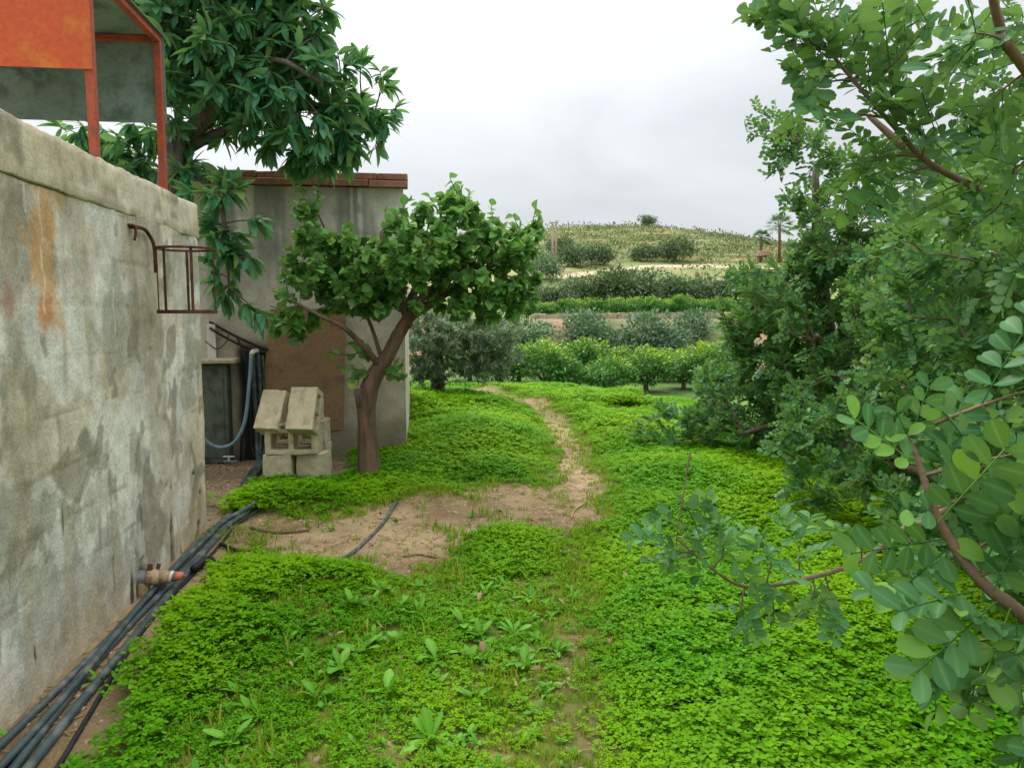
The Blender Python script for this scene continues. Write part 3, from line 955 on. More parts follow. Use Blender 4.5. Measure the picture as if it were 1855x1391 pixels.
# loose ends
tp = [G(372, 1020), G(385, 1045), G(375, 1075)]
tag(MB().tube(spline([G(350, 1030, .05), G(378, 1012, .05), G(392, 1035, .03), G(372, 1062, .01)], 6), .022, 8).build('irrigation_pipe', M['blackpipe'], smooth=True), 'short curled black pipe end beside the bundle', 'pipe', 'black pipes along the wall')
tag(MB().tube(spline([G(400, 985, .03), G(430, 998, .02), G(470, 1020, .015), G(500, 1040, -.02)], 6), .014, 8).build('drip_tube', M['blackpipe'], smooth=True), 'thin black tube leaving the pipe bundle towards the clover', 'tube')
gz = lambda px, py, dz: np.array((*G(px, py)[:2], float(hgt(*G(px, py)[:2])) + dz))
tag(MB().tube(spline([gz(608, 1030, .012), gz(645, 1000, .014), gz(690, 955, .013), gz(718, 916, .014), gz(740, 890, .0)], 6), .012, 8).build('drip_tube', M['pipe'], smooth=True), 'thin grey drip tube lying across the bare soil', 'tube')
tag(MB().tube(spline([gz(748, 878, .0), gz(757, 862, .03), gz(765, 868, .05), gz(762, 880, .02)], 6), .012, 8).build('drip_tube', M['blackpipe'], smooth=True), 'short bent tube end sticking up beside the apricot trunk', 'tube')

# ------------------------------------------------------------------ concrete blocks
def block_mesh(Lx, Dy, Hz, holes=2, axis='y', jit=.003):
    w = .052
    if holes:
        hw = (Lx - w * (holes + 1)) / holes
        xc = [0]
        for k in range(holes):
            xc += [xc[-1] + w, xc[-1] + w + hw]
        xc.append(Lx)
        zc = [0, .045, Hz - .045, Hz]
    else:
        xc, zc = [0, Lx * .35, Lx * .7, Lx], [0, Hz * .5, Hz]
    nx, nz = len(xc) - 1, len(zc) - 1
    solid = [[not (holes and i % 2 == 1 and k == 1) for k in range(nz)] for i in range(nx)]
    vid, v, f = {}, [], []

    def V(i, j, k):
        if (i, j, k) not in vid:
            vid[(i, j, k)] = len(v)
            v.append((xc[i] - Lx / 2 + random.uniform(-jit, jit), (j - .5) * Dy + random.uniform(-jit, jit), zc[k] + random.uniform(-jit, jit)))
        return vid[(i, j, k)]

    def sol(i, k):
        return 0 <= i < nx and 0 <= k < nz and solid[i][k]
    for i in range(nx):
        for k in range(nz):
            if not solid[i][k]:
                continue
            f.append((V(i, 0, k), V(i + 1, 0, k), V(i + 1, 0, k + 1), V(i, 0, k + 1)))
            f.append((V(i, 1, k), V(i, 1, k + 1), V(i + 1, 1, k + 1), V(i + 1, 1, k)))
            if not sol(i - 1, k):
                f.append((V(i, 0, k), V(i, 0, k + 1), V(i, 1, k + 1), V(i, 1, k)))
            if not sol(i + 1, k):
                f.append((V(i + 1, 0, k), V(i + 1, 1, k), V(i + 1, 1, k + 1), V(i + 1, 0, k + 1)))
            if not sol(i, k - 1):
                f.append((V(i, 0, k), V(i, 1, k), V(i + 1, 1, k), V(i + 1, 0, k)))
            if not sol(i, k + 1):
                f.append((V(i, 0, k + 1), V(i + 1, 0, k + 1), V(i + 1, 1, k + 1), V(i, 1, k + 1)))
    me = bpy.data.meshes.new('concrete_block')
    me.from_pydata(v, [], f)
    me.update()
    me.materials.append(M['block'])
    return me


def block(loc, size, rot, label, holes=2, chip=0):
    me = block_mesh(*size, holes=holes)
    o = link('concrete_block', me)
    o.location = loc
    o.rotation_euler = rot
    b = o.modifiers.new('b', 'BEVEL')
    b.width = .008
    b.segments = 2
    b.limit_method = 'NONE'
    if chip:
        d = bpy.data.textures.new('chips', 'CLOUDS')
        d.noise_scale = .06
        sd = o.modifiers.new('s', 'SUBSURF')
        sd.subdivision_type = 'SIMPLE'
        sd.levels = sd.render_levels = 3
        dm = o.modifiers.new('d', 'DISPLACE')
        dm.texture = d
        dm.strength = chip
    return tag(o, label, 'concrete block', 'concrete blocks stacked by the shed')


bp = G(500, 882)
BZ = 0.0
by = 6.92
X_ = lambda px, y: (px - 927.5) / FPX * y * 1.005
LH = .29
block((X_(497, by), by + .1, -.04), (.26, .22, LH + .04), (0, 0, .03), 'upright front-left block supporting the block stack', 0, .012)
block((X_(556, by), by + .16, -.04), (.25, .22, LH + .04), (0, 0, -.05), 'upright front-right block supporting the block stack', 0, .012)
block((X_(570, by + .6), by + .62, -.04), (.25, .24, LH + .05), (0, 0, .05), 'upright rear block at the right of the stack base', 0, .01)
block((X_(505, by + .6), by + .64, -.04), (.25, .24, LH + .05), (0, 0, .0), 'upright rear block at the left of the stack base', 0, .01)
block((X_(523, by), by + .12, LH + .004), (.47, .26, .245), (0, 0, .06), 'hollow block lying across the stack with two dark holes', 2, .008)
block((X_(540, by + .5), by + .62, LH + .014), (.50, .26, .235), (0, 0, .02), 'hollow block lying across the rear of the stack', 2, .008)
bz = LH + .25
th = math.radians(64)
block((X_(502, by + .2), by + .17, bz + .09), (.23, .39, .17), (th - .06, .04, -.14), 'tilted broken block with a rounded top on the stack', 0, .02)
o = block((X_(561, by + .2), by + .12, bz + .11), (.41, .25, .19), (0, 0, 0), 'tilted hollow block at the right on top of the stack', 2, .004)
# its long axis leans back; the holes open to the right
o.rotation_euler = (Matrix.Rotation(-.08, 3, 'Z') @ Matrix.Rotation(th, 3, 'X') @ Matrix.Rotation(PI / 2, 3, 'Z')).to_euler()
# a prop so the tilted blocks rest on something
block((X_(532, by + .5), by + .58, bz + .002), (.5, .2, .2), (0, 0, .03), 'block lying behind the two tilted blocks as a prop', 2, .004)


def stone_mesh(r, flat=.6, seed=0, n=2):
    bm = bmesh.new()
    bmesh.ops.create_icosphere(bm, subdivisions=n, radius=1)
    rs = random.Random(seed)
    ph = [rs.uniform(0, 6) for _ in range(6)]
    for v in bm.verts:
        c = v.co
        k = 1 + .16 * math.sin(c.x * 3 + ph[0]) + .14 * math.sin(c.y * 3.7 + ph[1]) + .12 * math.sin(c.z * 4 + ph[2]) + .06 * math.sin(c.x * 8 + c.y * 7 + ph[3])
        q = max(abs(c.x), abs(c.y), abs(c.z))
        k *= (.75 + .25 / max(q, .58))
        v.co = Vector((c.x * k * r, c.y * k * r * .8, c.z * k * r * flat))
    me = bpy.data.meshes.new('stone')
    bm.to_mesh(me)
    bm.free()
    me.materials.append(M['stone'])
    me.polygons.foreach_set('use_smooth', [False] * len(me.polygons))
    return me


for k, (px, dy, dz, r, lab) in enumerate(((500, .03, .045, .07, 'rubble stone under the rounded tilted block'), (514, .05, .04, .055, 'smaller rubble stone wedged under the rounded tilted block'), (548, .04, .04, .085, 'flat rubble stone under the tilted hollow block'), (550, .08, .1, .08, 'upper flat stone under the tilted hollow block'))):
    o = link('rubble_stone', stone_mesh(r, .45, k))
    o.location = (X_(px, by), by + dy - .02, bz + dz - .012)
    tag(o, lab, 'stone', 'rubble on the block stack')

# ------------------------------------------------------------------ leaves and trees
RIBS = {}      # vertices on the midrib, keyed by template size


def outline_leaf(Lg, Wd, shape, fold=.25, droop=.0, n=4, notch=0.0):
    """leaf along +X with a midrib: shape(t) half width; two strips of quads"""
    ts = np.linspace(0, 1, n + 1)
    mid = np.stack([ts * Lg, ts * 0, -droop * Lg * ts ** 2], -1)
    v = [mid]
    for sgn in (1, -1):
        w = np.array([shape(t) for t in ts]) * Wd / 2
        e = mid.copy()
        e[:, 1] = sgn * w
        e[:, 2] += fold * w
        e[-1, 0] += notch * Lg
        v.append(e)
    V = np.concatenate(v)
    f = []
    N = n + 1
    for i in range(n):
        f.append((i, i + 1, N + i + 1, N + i))
        f.append((i + 1, i, 2 * N + i, 2 * N + i + 1))
    RIBS[len(V)] = np.r_[np.ones(N), np.zeros(2 * N)]
    return V, np.array(f)


ell = lambda t: math.sin(PI * min(max(t, 0.02), .985)) ** .75
ovate = lambda t: (math.sin(PI * t ** .62) ** .8 if 0 < t < 1 else 0.02)
obov = lambda t: [0.10, .52, .82, .97, 1.0, .84, .34][int(round(t * 6))]
cord = lambda t: [.25, .95, 1.0, .62, .02][int(round(t * 4))]


def combine(parts):
    vs, fs, o = [], {}, 0
    for v, f in parts:
        vs.append(v)
        for q in (f if isinstance(f, list) else [f]):
            q = np.asarray(q)
            fs.setdefault(q.shape[1], []).append(q + o)
        o += len(v)
    return np.concatenate(vs), [np.concatenate(q) for q in fs.values()]


def rotm(axis, a):
    return np.array(Matrix.Rotation(a, 3, axis))


def carob_leaf(npairs, ll, lw, hi, rs):
    parts = []
    Lr = ll * (.62 * npairs + .35)
    # rachis: thin three sided stick
    k = 4
    xs_ = np.linspace(0, Lr, k)
    zz_ = -.10 * Lr * (xs_ / Lr) ** 2
    rv = []
    for x, z in zip(xs_, zz_):
        for a in (0, 2.1, 4.2):
            rv.append((x, .0016 * math.cos(a), z + .0016 * math.sin(a)))
    rf_ = [(i * 3 + j, i * 3 + (j + 1) % 3, (i + 1) * 3 + (j + 1) % 3, (i + 1) * 3 + j) for i in range(k - 1) for j in range(3)]
    parts.append((np.array(rv), np.array(rf_)))
    for p in range(npairs):
        x = Lr * (.22 + .74 * p / max(npairs - 1, 1))
        z = -.10 * Lr * (x / Lr) ** 2
        for sg in (1, -1):
            sc = rs.uniform(.85, 1.12)
            if hi:
                v, f = outline_leaf(ll * sc, lw * sc, obov, fold=rs.uniform(.02, .5), droop=rs.uniform(-.15, .3), n=6)
                v[6, 0] *= .96
            else:
                v, f = outline_leaf(ll * sc, lw * sc, lambda t: [.12, .8, 1.0, .45][int(round(t * 3))], fold=.22, n=3)
            Rm = rotm('Z', sg * (1.15 - .35 * p / npairs + rs.uniform(-.2, .2))) @ rotm('X', sg * rs.uniform(-.1, .7)) @ rotm('Y', rs.uniform(-.35, .1))
            parts.append((v @ Rm.T + (x, sg * .002, z), f))
    V_, F_ = combine(parts)
    rb = np.concatenate([RIBS.get(len(p[0]), np.zeros(len(p[0]))) if i else np.zeros(len(p[0])) for i, p in enumerate(parts)])
    RIBS[len(V_)] = rb
    return V_, F_


RS = random.Random(5)
CAROB_HI = [carob_leaf(n, .049, .031, True, RS) for n in (3, 4, 4, 5, 3, 4, 5, 2)]
CAROB_LO = [carob_leaf(n, .046, .036, False, RS) for n in (3, 4, 4)]
AVO = [outline_leaf(.19, .062, ell, fold=.3, droop=d, n=4) for d in (.1, .25, .4)]
APR = [outline_leaf(.078, .074, cord, fold=.35, droop=d, n=4) for d in (.1, .3)]
OLV = [outline_leaf(.062, .013, lambda t: [.15, 1, .05][int(round(t * 2))], fold=.2, n=2)]
CIT = [outline_leaf(.13, .07, lambda t: [.15, 1, .1][int(round(t * 2))], fold=.3, n=2, droop=.2)]
CLU = [outline_leaf(.30, .17, lambda t: [.25, 1, .15][int(round(t * 2))], fold=.4, n=2, droop=.2)]
for lst in (AVO, APR, OLV, CIT, CLU):
    for i, (v, f) in enumerate(lst):
        lst[i] = (v, [f])


def frames(d, up):
    """rotation matrices with x along d and z near up"""
    d = d / np.linalg.norm(d, axis=1, keepdims=True)
    s = np.cross(up, d)
    s = s / np.maximum(np.linalg.norm(s, axis=1, keepdims=True), 1e-6)
    n = np.cross(d, s)
    return np.stack([d, s, n], -1)


def bulk(name, tpl, Rm, P, sc, mat, off=(0, 0, 0)):
    """one mesh from many placed copies of the templates"""
    V, FF, o, RB = [], {}, 0, []
    which = rng.integers(0, len(tpl), len(P))
    for k, (v, fl) in enumerate(tpl):
        s = which == k
        if not s.any():
            continue
        vv = np.einsum('nij,mj->nmi', Rm[s] * sc[s][:, None, None], v) + P[s][:, None, :]
        V.append(vv.reshape(-1, 3))
        RB.append(np.tile(RIBS.get(len(v), np.zeros(len(v))), int(s.sum())))
        nn = s.sum()
        for f in fl:
            FF.setdefault(f.shape[1], []).append((f[None] + (o + np.arange(nn) * len(v))[:, None, None]).reshape(-1, f.shape[1]))
        o += nn * len(v)
    return npmesh(name, np.concatenate(V) - np.array(off), [np.concatenate(q) for q in FF.values()], mat, True, rib=np.concatenate(RB))


def unit(v):
    return v / np.maximum(np.linalg.norm(v, axis=-1, keepdims=True), 1e-9)


def in_blobs(blobs, n, shell=.35):
    """random points in a set of ellipsoids, biased outwards"""
    vol = np.array([b[1][0] * b[1][1] * b[1][2] for b in blobs]) ** .8
    k = rng.choice(len(blobs), n, p=vol / vol.sum())
    d = unit(rng.normal(size=(n, 3)))
    r = rng.random(n) ** shell
    c = np.array([b[0] for b in blobs])[k]
    q = np.array([b[1] for b in blobs])[k]
    return c + d * q * r[:, None]


class Tree:
    def __init__(s, base):
        s.base = np.array(base, float)
        s.pts, s.rad = [], []
        s.br = MB()
        s.tw = MB()
        s.lp, s.ld, s.lu = [], [], []

    def limb(s, pts, r0, r1, sides=8, wob=.06, mb=None, n=5):
        p = spline(pts, n)
        rs = list(np.linspace(r0, r1, len(p)))
        (mb or s.br).tube(p, rs, sides, wob=wob)
        s.pts += list(p)
        s.rad += rs
        return p

    def sprigs(s, ends, r=.006, maxlen=1.4, grav=.1, leafn=8, leaf_frac=.6, spread=.9, tip_only=False, sides=4, upb=.25, draw=True):
        order = np.argsort([np.min(np.linalg.norm(np.array(s.pts) - e, axis=1)) for e in ends]) if len(ends) else []
        SK = list(s.pts)
        arr = np.array(SK)
        for oi in order:
            e = ends[oi]
            dv = arr - e
            dist = np.linalg.norm(dv, axis=1) + np.maximum(dv[:, 2], 0) * .6
            j = int(np.argmin(dist))
            a = arr[j]
            Lg = np.linalg.norm(e - a)
            if Lg < .05:
                a = a + rng.normal(size=3) * .1
            mid = (a + e) / 2 + rng.normal(size=3) * .08 * Lg + np.array((0, 0, grav * Lg))
            t = np.linspace(0, 1, 5)[:, None]
            path = a * (1 - t) ** 2 + 2 * mid * t * (1 - t) + e * t ** 2
            if draw:
                rr = min(r * (1 + 1.2 * Lg), .03)
                s.tw.tube(path, [rr, rr * .85, rr * .7, rr * .55, rr * .3], sides, cap=False)
            arr = np.vstack([arr, path[1:]])
            s.leaves_along(path, leafn, leaf_frac if Lg < .8 else leaf_frac * .8 / Lg + .05, spread, tip_only, upb)

    def leaves_along(s, path, leafn, frac=.6, spread=.9, tip_only=False, upb=.25):
        path = np.asarray(path)
        n = max(2, int(round(leafn * rng.uniform(.75, 1.25))))
        ax = unit(path[-1] - path[-2])
        for k in range(n):
            t = 1 - frac * (k / n) if not tip_only else 1 - .06 * rng.random()
            x = t * (len(path) - 1)
            i = min(int(x), len(path) - 2)
            p = path[i] + (path[i + 1] - path[i]) * (x - i)
            tan = unit(path[i + 1] - path[i])
            side = unit(np.cross(tan, unit(rng.normal(size=3))))
            d = unit(tan * rng.uniform(.2, 1.0) + side * spread + np.array((0, 0, upb)) + rng.normal(size=3) * .15)
            s.lp.append(p)
            s.ld.append(d)
            s.lu.append(unit(np.array((0, 0, 1.0)) + rng.normal(size=3) * .45 + side * .3))

    def finish(s, root, tplhi, tpllo, mat, bark, twigmat, nlead=300, scale=(.8, 1.2), leafname='leaf', single=True):
        off = s.base
        if s.br.v:
            s.br.build('trunk', bark, root, smooth=True)
        if s.tw.v:
            s.tw.build('branches', twigmat, root, smooth=True, kind='stuff')
        P, D, U = np.array(s.lp), np.array(s.ld), np.array(s.lu)
        sc = rng.uniform(*scale, len(P))
        Rm = frames(D, U)
        ok = inframe(P)
        dist = np.linalg.norm(P - (0, 0, EYE), axis=1) + np.where(ok, 0, 1e4)
        order = np.argsort(dist)
        lead = order[:nlead] if nlead else order[:0]
        rest = np.setdiff1d(np.arange(len(P)), lead)
        mes = []
        if len(lead):
            for v, fl in tplhi:
                mes.append(npmesh(leafname, v, fl, mat, True, rib=RIBS.get(len(v))))
        for q in lead:
            o = bpy.data.objects.new(leafname, mes[rng.integers(len(mes))])
            COL.objects.link(o)
            o.parent = root
            Mx = Matrix((Rm[q] * sc[q]).tolist()).to_4x4()
            Mx.translation = Vector(P[q] - off)
            o.matrix_basis = Mx
        near = rest[dist[rest] % 1e4 < 2.6] if tplhi is not tpllo else rest[:0]
        far = np.setdiff1d(rest, near)
        me = bulk('foliage', tpllo, Rm[far], P[far], sc[far], mat, off)
        link('foliage', me, root, 'stuff')
        if len(near):
            link('foliage', bulk('foliage', tplhi, Rm[near], P[near], sc[near], mat, off), root, 'stuff')


def treeroot(name, label, base, group=None, cat='tree'):
    return thing(name, label, cat, tuple(base), group)


# --- apricot
AY = 7.15
ap = lambda px, py, dy=0: at(px, py, AY + dy)
base = ap(668, 872)
base[2] = 0
root = treeroot('apricot_tree', 'leaning apricot tree with a cut stub on its trunk, in front of the shed', base)
T = Tree(base)
p0 = spline([ap(671, 885), ap(668, 850), ap(666, 790), ap(664, 735), ap(674, 690), ap(702, 645), ap(722, 605), ap(745, 572), ap(790, 545)], 10)
rr = np.interp(np.arange(len(p0)) / 2, [0, 5, 12, 17, 21, 26, 32, 40], [.145, .1, .083, .088, .079, .064, .058, .038])
T.br.tube(p0, list(rr), 28, wob=.025, ridge=.07)
T.pts += p0[44:]
T.rad += list(rr[44:])
T.br.tube([ap(664, 745), ap(657, 720), ap(652, 703)], [.085, .075, .06], 12, wob=.1)
T.limb([ap(735, 590), ap(760, 545, -.05), ap(820, 500, .0), ap(900, 480, .0)], .055, .018)
T.limb([ap(735, 590), ap(745, 540, .25), ap(790, 470, .5), ap(850, 420, .6)], .055, .02)
T.limb([ap(740, 580), ap(720, 530, -.15), ap(700, 470, -.3), ap(690, 420, -.3)], .045, .016)
T.limb([ap(690, 665), ap(665, 635, -.15), ap(625, 595, -.3), ap(585, 575, -.4), ap(530, 545, -.4)], .035, .012)
T.limb([ap(690, 645), ap(672, 590, .1), ap(640, 520, .3), ap(600, 440, .4), ap(575, 385, .4)], .02, .008)
T.limb([ap(790, 545), ap(850, 505, .3), ap(930, 460, .3), ap(960, 440, .3)], .035, .01)
blobs = [(ap(760, 480), (.62, .75, .36)), (ap(880, 490), (.5, .62, .36)), (ap(640, 490), (.5, .6, .38)), (ap(570, 500), (.34, .45, .34)), (ap(560, 420), (.2, .3, .26)), (ap(545, 575), (.26, .3, .17)), (ap(800, 420), (.5, .5, .28)), (ap(920, 450), (.32, .4, .26)), (ap(640, 640), (.16, .2, .16)), (ap(880, 555), (.42, .4, .16)), (ap(780, 550), (.4, .4, .15)), (ap(940, 530), (.25, .35, .2)), (ap(680, 545), (.3, .4, .18)), (ap(520, 590), (.16, .25, .14)), (ap(820, 380), (.3, .3, .2)), (ap(950, 420), (.16, .25, .14)), (ap(560, 370), (.12, .2, .16))]
T.sprigs(in_blobs(blobs, 560, .36), r=.004, leafn=13, leaf_frac=.75, spread=1.0, upb=.0)
for (px, py, dy) in ((815, 322, 0), (835, 335, .1), (890, 372, 0), (970, 380, 0), (985, 400, .1), (740, 362, -.2), (545, 345, .2), (578, 325, .3), (930, 392, 0), (870, 395, -.1), (760, 372, .2), (700, 380, .1), (850, 350, .3), (780, 360, .1), (905, 405, .3), (520, 470, -.2), (498, 530, -.2), (515, 590, -.3), (620, 665, 0), (640, 690, 0), (600, 640, -.1), (728, 660, -.1), (730, 680, .1)):
    e = ap(px, py, dy)
    T.sprigs(np.array([e]), r=.005, leafn=10, leaf_frac=.85, spread=.8, upb=-.1, grav=-.15)
T.finish(root, APR, APR, L['apricot'], M['bark'], M['bark2'], 300, (.85, 1.3))

# --- avocado behind the wall
VY = 7.2
av = lambda px, py, dy=0: at(px, py, VY + dy)
base = np.array((-3.35, 7.1, 0))
root = treeroot('avocado_tree', 'large dark avocado tree with long drooping leaves rising behind the wall', base)
T = Tree(base)
T.limb([base + (0, 0, -.1), base + (.02, 0, 1.2), av(312, 300, -.1), av(330, 255), av(400, 180), av(430, 60, .1), av(430, -60, .1)], .14, .05, 10)
T.limb([av(318, 280), av(400, 240, .1), av(520, 200, .2), av(620, 190, .3), av(680, 200, .3)], .06, .015)
T.limb([av(330, 250), av(420, 130, .5), av(520, 70, .6), av(560, 30, .6)], .05, .02)
T.limb([av(325, 260), av(270, 180, .3), av(200, 150, .4)], .05, .02)
T.limb([av(315, 290, -.1), av(350, 330, -.3), av(395, 360, -.5), av(410, 440, -.5), av(415, 520, -.5)], .04, .01)
T.limb([av(420, 150), av(500, 110, -.4), av(580, 150, -.4)], .04, .015)
blobs = [(av(430, 150), (.85, .8, .6)), (av(540, 200), (.6, .7, .5)), (av(640, 190, .2), (.36, .5, .36)), (av(560, 260), (.45, .5, .22)), (av(400, 40), (.9, .8, .5)), (av(520, 30), (.4, .5, .35)), (av(320, 90), (.4, .6, .5)),
         (av(240, 270, .2), (.35, .4, .3)), (av(130, 250, .3), (.4, .4, .3)), (av(420, -70), (.9, .8, .5)), (av(400, 360, -.5), (.28, .3, .3)), (av(410, 450, -.5), (.2, .25, .3)), (av(400, 520, -.5), (.16, .2, .2)), (av(345, 310, -.1), (.2, .3, .2))]
T.sprigs(in_blobs(blobs, 640, .4), r=.005, leafn=13, leaf_frac=.3, spread=1.1, upb=-.35, grav=.15)
for (px, py, dy) in ((700, 150, .2), (715, 200, .3), (690, 130, .1), (655, 105, 0), (610, 90, 0), (635, 290, .1), (705, 235, .2), (680, 270, .2), (620, 300, .1), (480, 575, -.5), (450, 560, -.5), (470, 400, -.5), (460, 470, -.5), (585, 60, 0), (600, 20, .1)):
    T.sprigs(np.array([av(px, py, dy)]), r=.006, leafn=12, leaf_frac=.3, spread=1.0, upb=-.3)
T.finish(root, AVO, AVO, L['avocado'], M['bark2'], M['bark2'], 300, (.7, 1.15))

# --- carob trees on the right
CH, CL = CAROB_HI, CAROB_LO
base = np.array((3.5, 8.0, 0.0))
root = treeroot('carob_tree', 'farther carob tree with dense low branches at the right edge of the clover', base)
T = Tree(base)
c2 = lambda px, py, Y: at(px, py, Y)
T.limb([base + (0, 0, -.1), base + (-.1, 0, .7), base + (-.25, -.1, 1.4), base + (-.4, -.2, 2.2), base + (-.5, -.3, 3.0)], .16, .03, 10)
T.limb([base + (-.1, 0, .6), base + (-.6, .1, 1.0), base + (-1.1, .2, 1.3)], .07, .02)
T.limb([base + (-.1, 0, .4), base + (-.6, -.3, .5), base + (-1.2, -.5, .4)], .06, .02)
T.limb([base + (-.3, -.1, 1.5), base + (-.5, -.4, 2.1), base + (-.6, -.5, 2.6)], .04, .008)
T.limb([base + (.1, 0, .8), base + (.6, -.4, 1.6), base + (.7, -.7, 2.6)], .08, .02)
T.limb([base + (-.4, -.2, 2.2), at(1640, 380, 6.6), at(1540, 300, 6.7), at(1450, 255, 6.8)], .012, .003, 6)
T.leaves_along(T.pts[-12:], 40, .95)
T.limb([base + (-.2, -.1, 1.1), base + (-.7, -1.0, 1.3), base + (-.9, -1.5, 1.4)], .06, .02)
blobs = [((3.35, 8.0, 1.15), (1.0, 1.1, 1.0)), ((2.65, 8.1, .8), (.65, .9, .75)), ((2.5, 8.4, .35), (.5, .7, .3)), ((3.1, 7.2, 1.5), (.9, .8, .9)), ((3.35, 7.4, 2.2), (.6, .8, .5)), ((3.4, 7.0, 2.5), (.9, .9, .7)), ((2.9, 6.6, .7), (.7, .7, .6)), ((3.6, 6.4, 1.4), (.8, .8, 1.0)), ((2.6, 7.9, 1.6), (.5, .7, .5))]
T.sprigs(in_blobs(blobs, 620, .35), r=.005, leafn=10, leaf_frac=.8, spread=.9, upb=.2)
for px, py, Y in ((1352, 240, 7), (1375, 205, 7), (1392, 262, 7), (1400, 320, 7), (1420, 355, 7), (1440, 240, 7), (1420, 270, 6.8), (1480, 250, 6.5), (1395, 300, 7), (1450, 330, 6.8), (1330, 500, 7.5), (1310, 490, 7.5), (1350, 520, 7.4), (1400, 480, 7), (1345, 560, 7.4), (1300, 680, 7.8), (1280, 720, 7.9), (1265, 690, 8), (1320, 620, 7.7), (1310, 560, 7.6), (1270, 760, 7.9), (1330, 790, 7.5), (1480, 400, 6.8), (1520, 350, 6.6)):
    T.sprigs(np.array([at(px, py, Y)]), r=.005, leafn=12, leaf_frac=.9, spread=.9, upb=.2)
T.finish(root, CL, CL, L['carob'], M['bark2'], M['twig'], 300, (.75, 1.15))

base = np.array((3.3, 4.0, 0.0))
root = treeroot('carob_tree', 'nearer carob tree whose leafy branches reach in from the right edge', base)
T = Tree(base)
T.limb([base + (0, 0, -.1), base + (-.1, 0, .8), base + (-.25, -.1, 1.6), base + (-.4, -.2, 2.4), base + (-.5, -.3, 3.2)], .18, .04, 10)
T.limb([base + (-.1, 0, .7), base + (-.7, -.3, 1.0), base + (-1.0, -.6, 1.2)], .07, .02)
T.limb([base + (-.1, 0, .5), base + (-.6, .5, .6), base + (-.9, 1.0, .6)], .06, .02)
T.limb([base + (-.3, -.1, 1.7), base + (-.8, -.6, 2.2), base + (-1.0, -1.2, 2.35), at(1855, 380, 1.9)], .06, .015)
T.limb([at(1855, 380, 1.9), at(1690, 300, 2.0), at(1620, 230, 2.05), at(1545, 145, 2.1), at(1470, 55, 2.15), at(1420, 10, 2.2)], .010, .0025, 6, mb=T.tw)
T.leaves_along(T.pts[-22:], 34, .95, .9, False, .1)
T.limb([base + (-.8, -.6, 2.3), at(1860, 130, 1.7), at(1815, 60, 1.65), at(1795, -20, 1.6)], .014, .008, 6)
T.limb([base + (-.3, -.1, 1.6), base + (-.9, .3, 2.3), base + (-1.3, .4, 2.7)], .05, .015)
T.limb([base + (-.7, -.3, 1.0), at(1700, 930, 2.5), at(1640, 955, 2.4), at(1560, 1015, 2.3), at(1450, 1050, 2.2), at(1350, 1062, 2.15), at(1290, 1030, 2.1), at(1225, 975, 2.1)], .013, .002, 6)
near = T.limb([base + (-.9, -.5, .9), (1.6, 2.2, .9), at(1990, 1230, 1.2), at(1850, 1110, 1.15), at(1770, 1045, 1.15), at(1700, 940, 1.17), at(1662, 830, 1.2), at(1645, 790, 1.22)], .018, .0024, 7, n=6)
blobs = [((3.1, 4.1, 1.1), (.9, 1.1, 1.0)), ((2.75, 4.9, .75), (.55, .8, .7)), ((2.9, 3.9, 2.1), (.9, 1.0, .7)), ((2.75, 3.7, 2.75), (.6, .8, .4)), ((2.5, 3.4, .8), (.5, .7, .65)), ((3.0, 5.2, 1.6), (.8, .6, .8)), ((2.35, 4.4, 1.5), (.4, .6, .45)), ((2.3, 5.3, .55), (.4, .6, .45)), ((2.2, 3.1, 1.75), (.45, .6, .5)), ((2.5, 3.0, 3.2), (.4, .6, .3)), ((1.75, 2.6, 1.15), (.38, .5, .35)), ((1.95, 3.0, 1.7), (.45, .5, .45)), ((1.5, 2.2, .75), (.28, .4, .22)), ((2.0, 3.4, .6), (.3, .5, .35))]
T.sprigs(in_blobs(blobs, 820, .35), r=.004, leafn=9, leaf_frac=.8, spread=.9, upb=.25)
# sprigs on the overhanging limb and the branches nearest the lens
for a in ((1425, 30, 2.2), (1430, 85, 2.1), (1470, 100, 2.1), (1460, 160, 2.1), (1470, 215, 2.05), (1560, 60, 2.1), (1580, 130, 2.1), (1560, 300, 2.0), (1640, 190, 2.0), (1600, 330, 2.0), (1700, 230, 1.9), (1730, 120, 1.9), (1760, 60, 1.6), (1680, 40, 1.9), (1640, 90, 2.2), (1840, 40, 1.6), (1770, 340, 1.9), (1780, 200, 1.8), (1550, 20, 2.3), (1620, 10, 2.3), (1500, 120, 2.3), (1680, 360, 2.2), (1750, 420, 2.0), (1840, 300, 1.7), (1850, 440, 1.8)):
    T.sprigs(np.array([at(*a)]), r=.003, leafn=6, leaf_frac=.75, spread=.9, upb=.15)
for a in ((1225, 975, 2.1), (1260, 985, 2.1), (1320, 1000, 2.1), (1215, 1010, 2.1), (1400, 1010, 2.15), (1450, 980, 2.2), (1480, 1090, 2.2), (1340, 1110, 2.1), (1550, 960, 2.3), (1590, 1060, 2.3), (1520, 1110, 2.2), (1290, 960, 2.1), (1640, 1010, 2.3), (1410, 1080, 2.1)):
    T.sprigs(np.array([at(*a)]), r=.003, leafn=4, leaf_frac=.8, spread=.9, upb=-.1)
for a in ((1780, 1180, 1.15), (1840, 1250, 1.1), (1830, 1180, 1.1), (1870, 1300, 1.1), (1800, 880, 1.2), (1830, 960, 1.15), (1760, 760, 1.3), (1850, 820, 1.15), (1890, 700, 1.2), (1860, 1020, 1.1), (1700, 1180, 1.2)):
    T.sprigs(np.array([at(*a)]), r=.003, leafn=3, leaf_frac=.7, spread=.8, upb=.1)
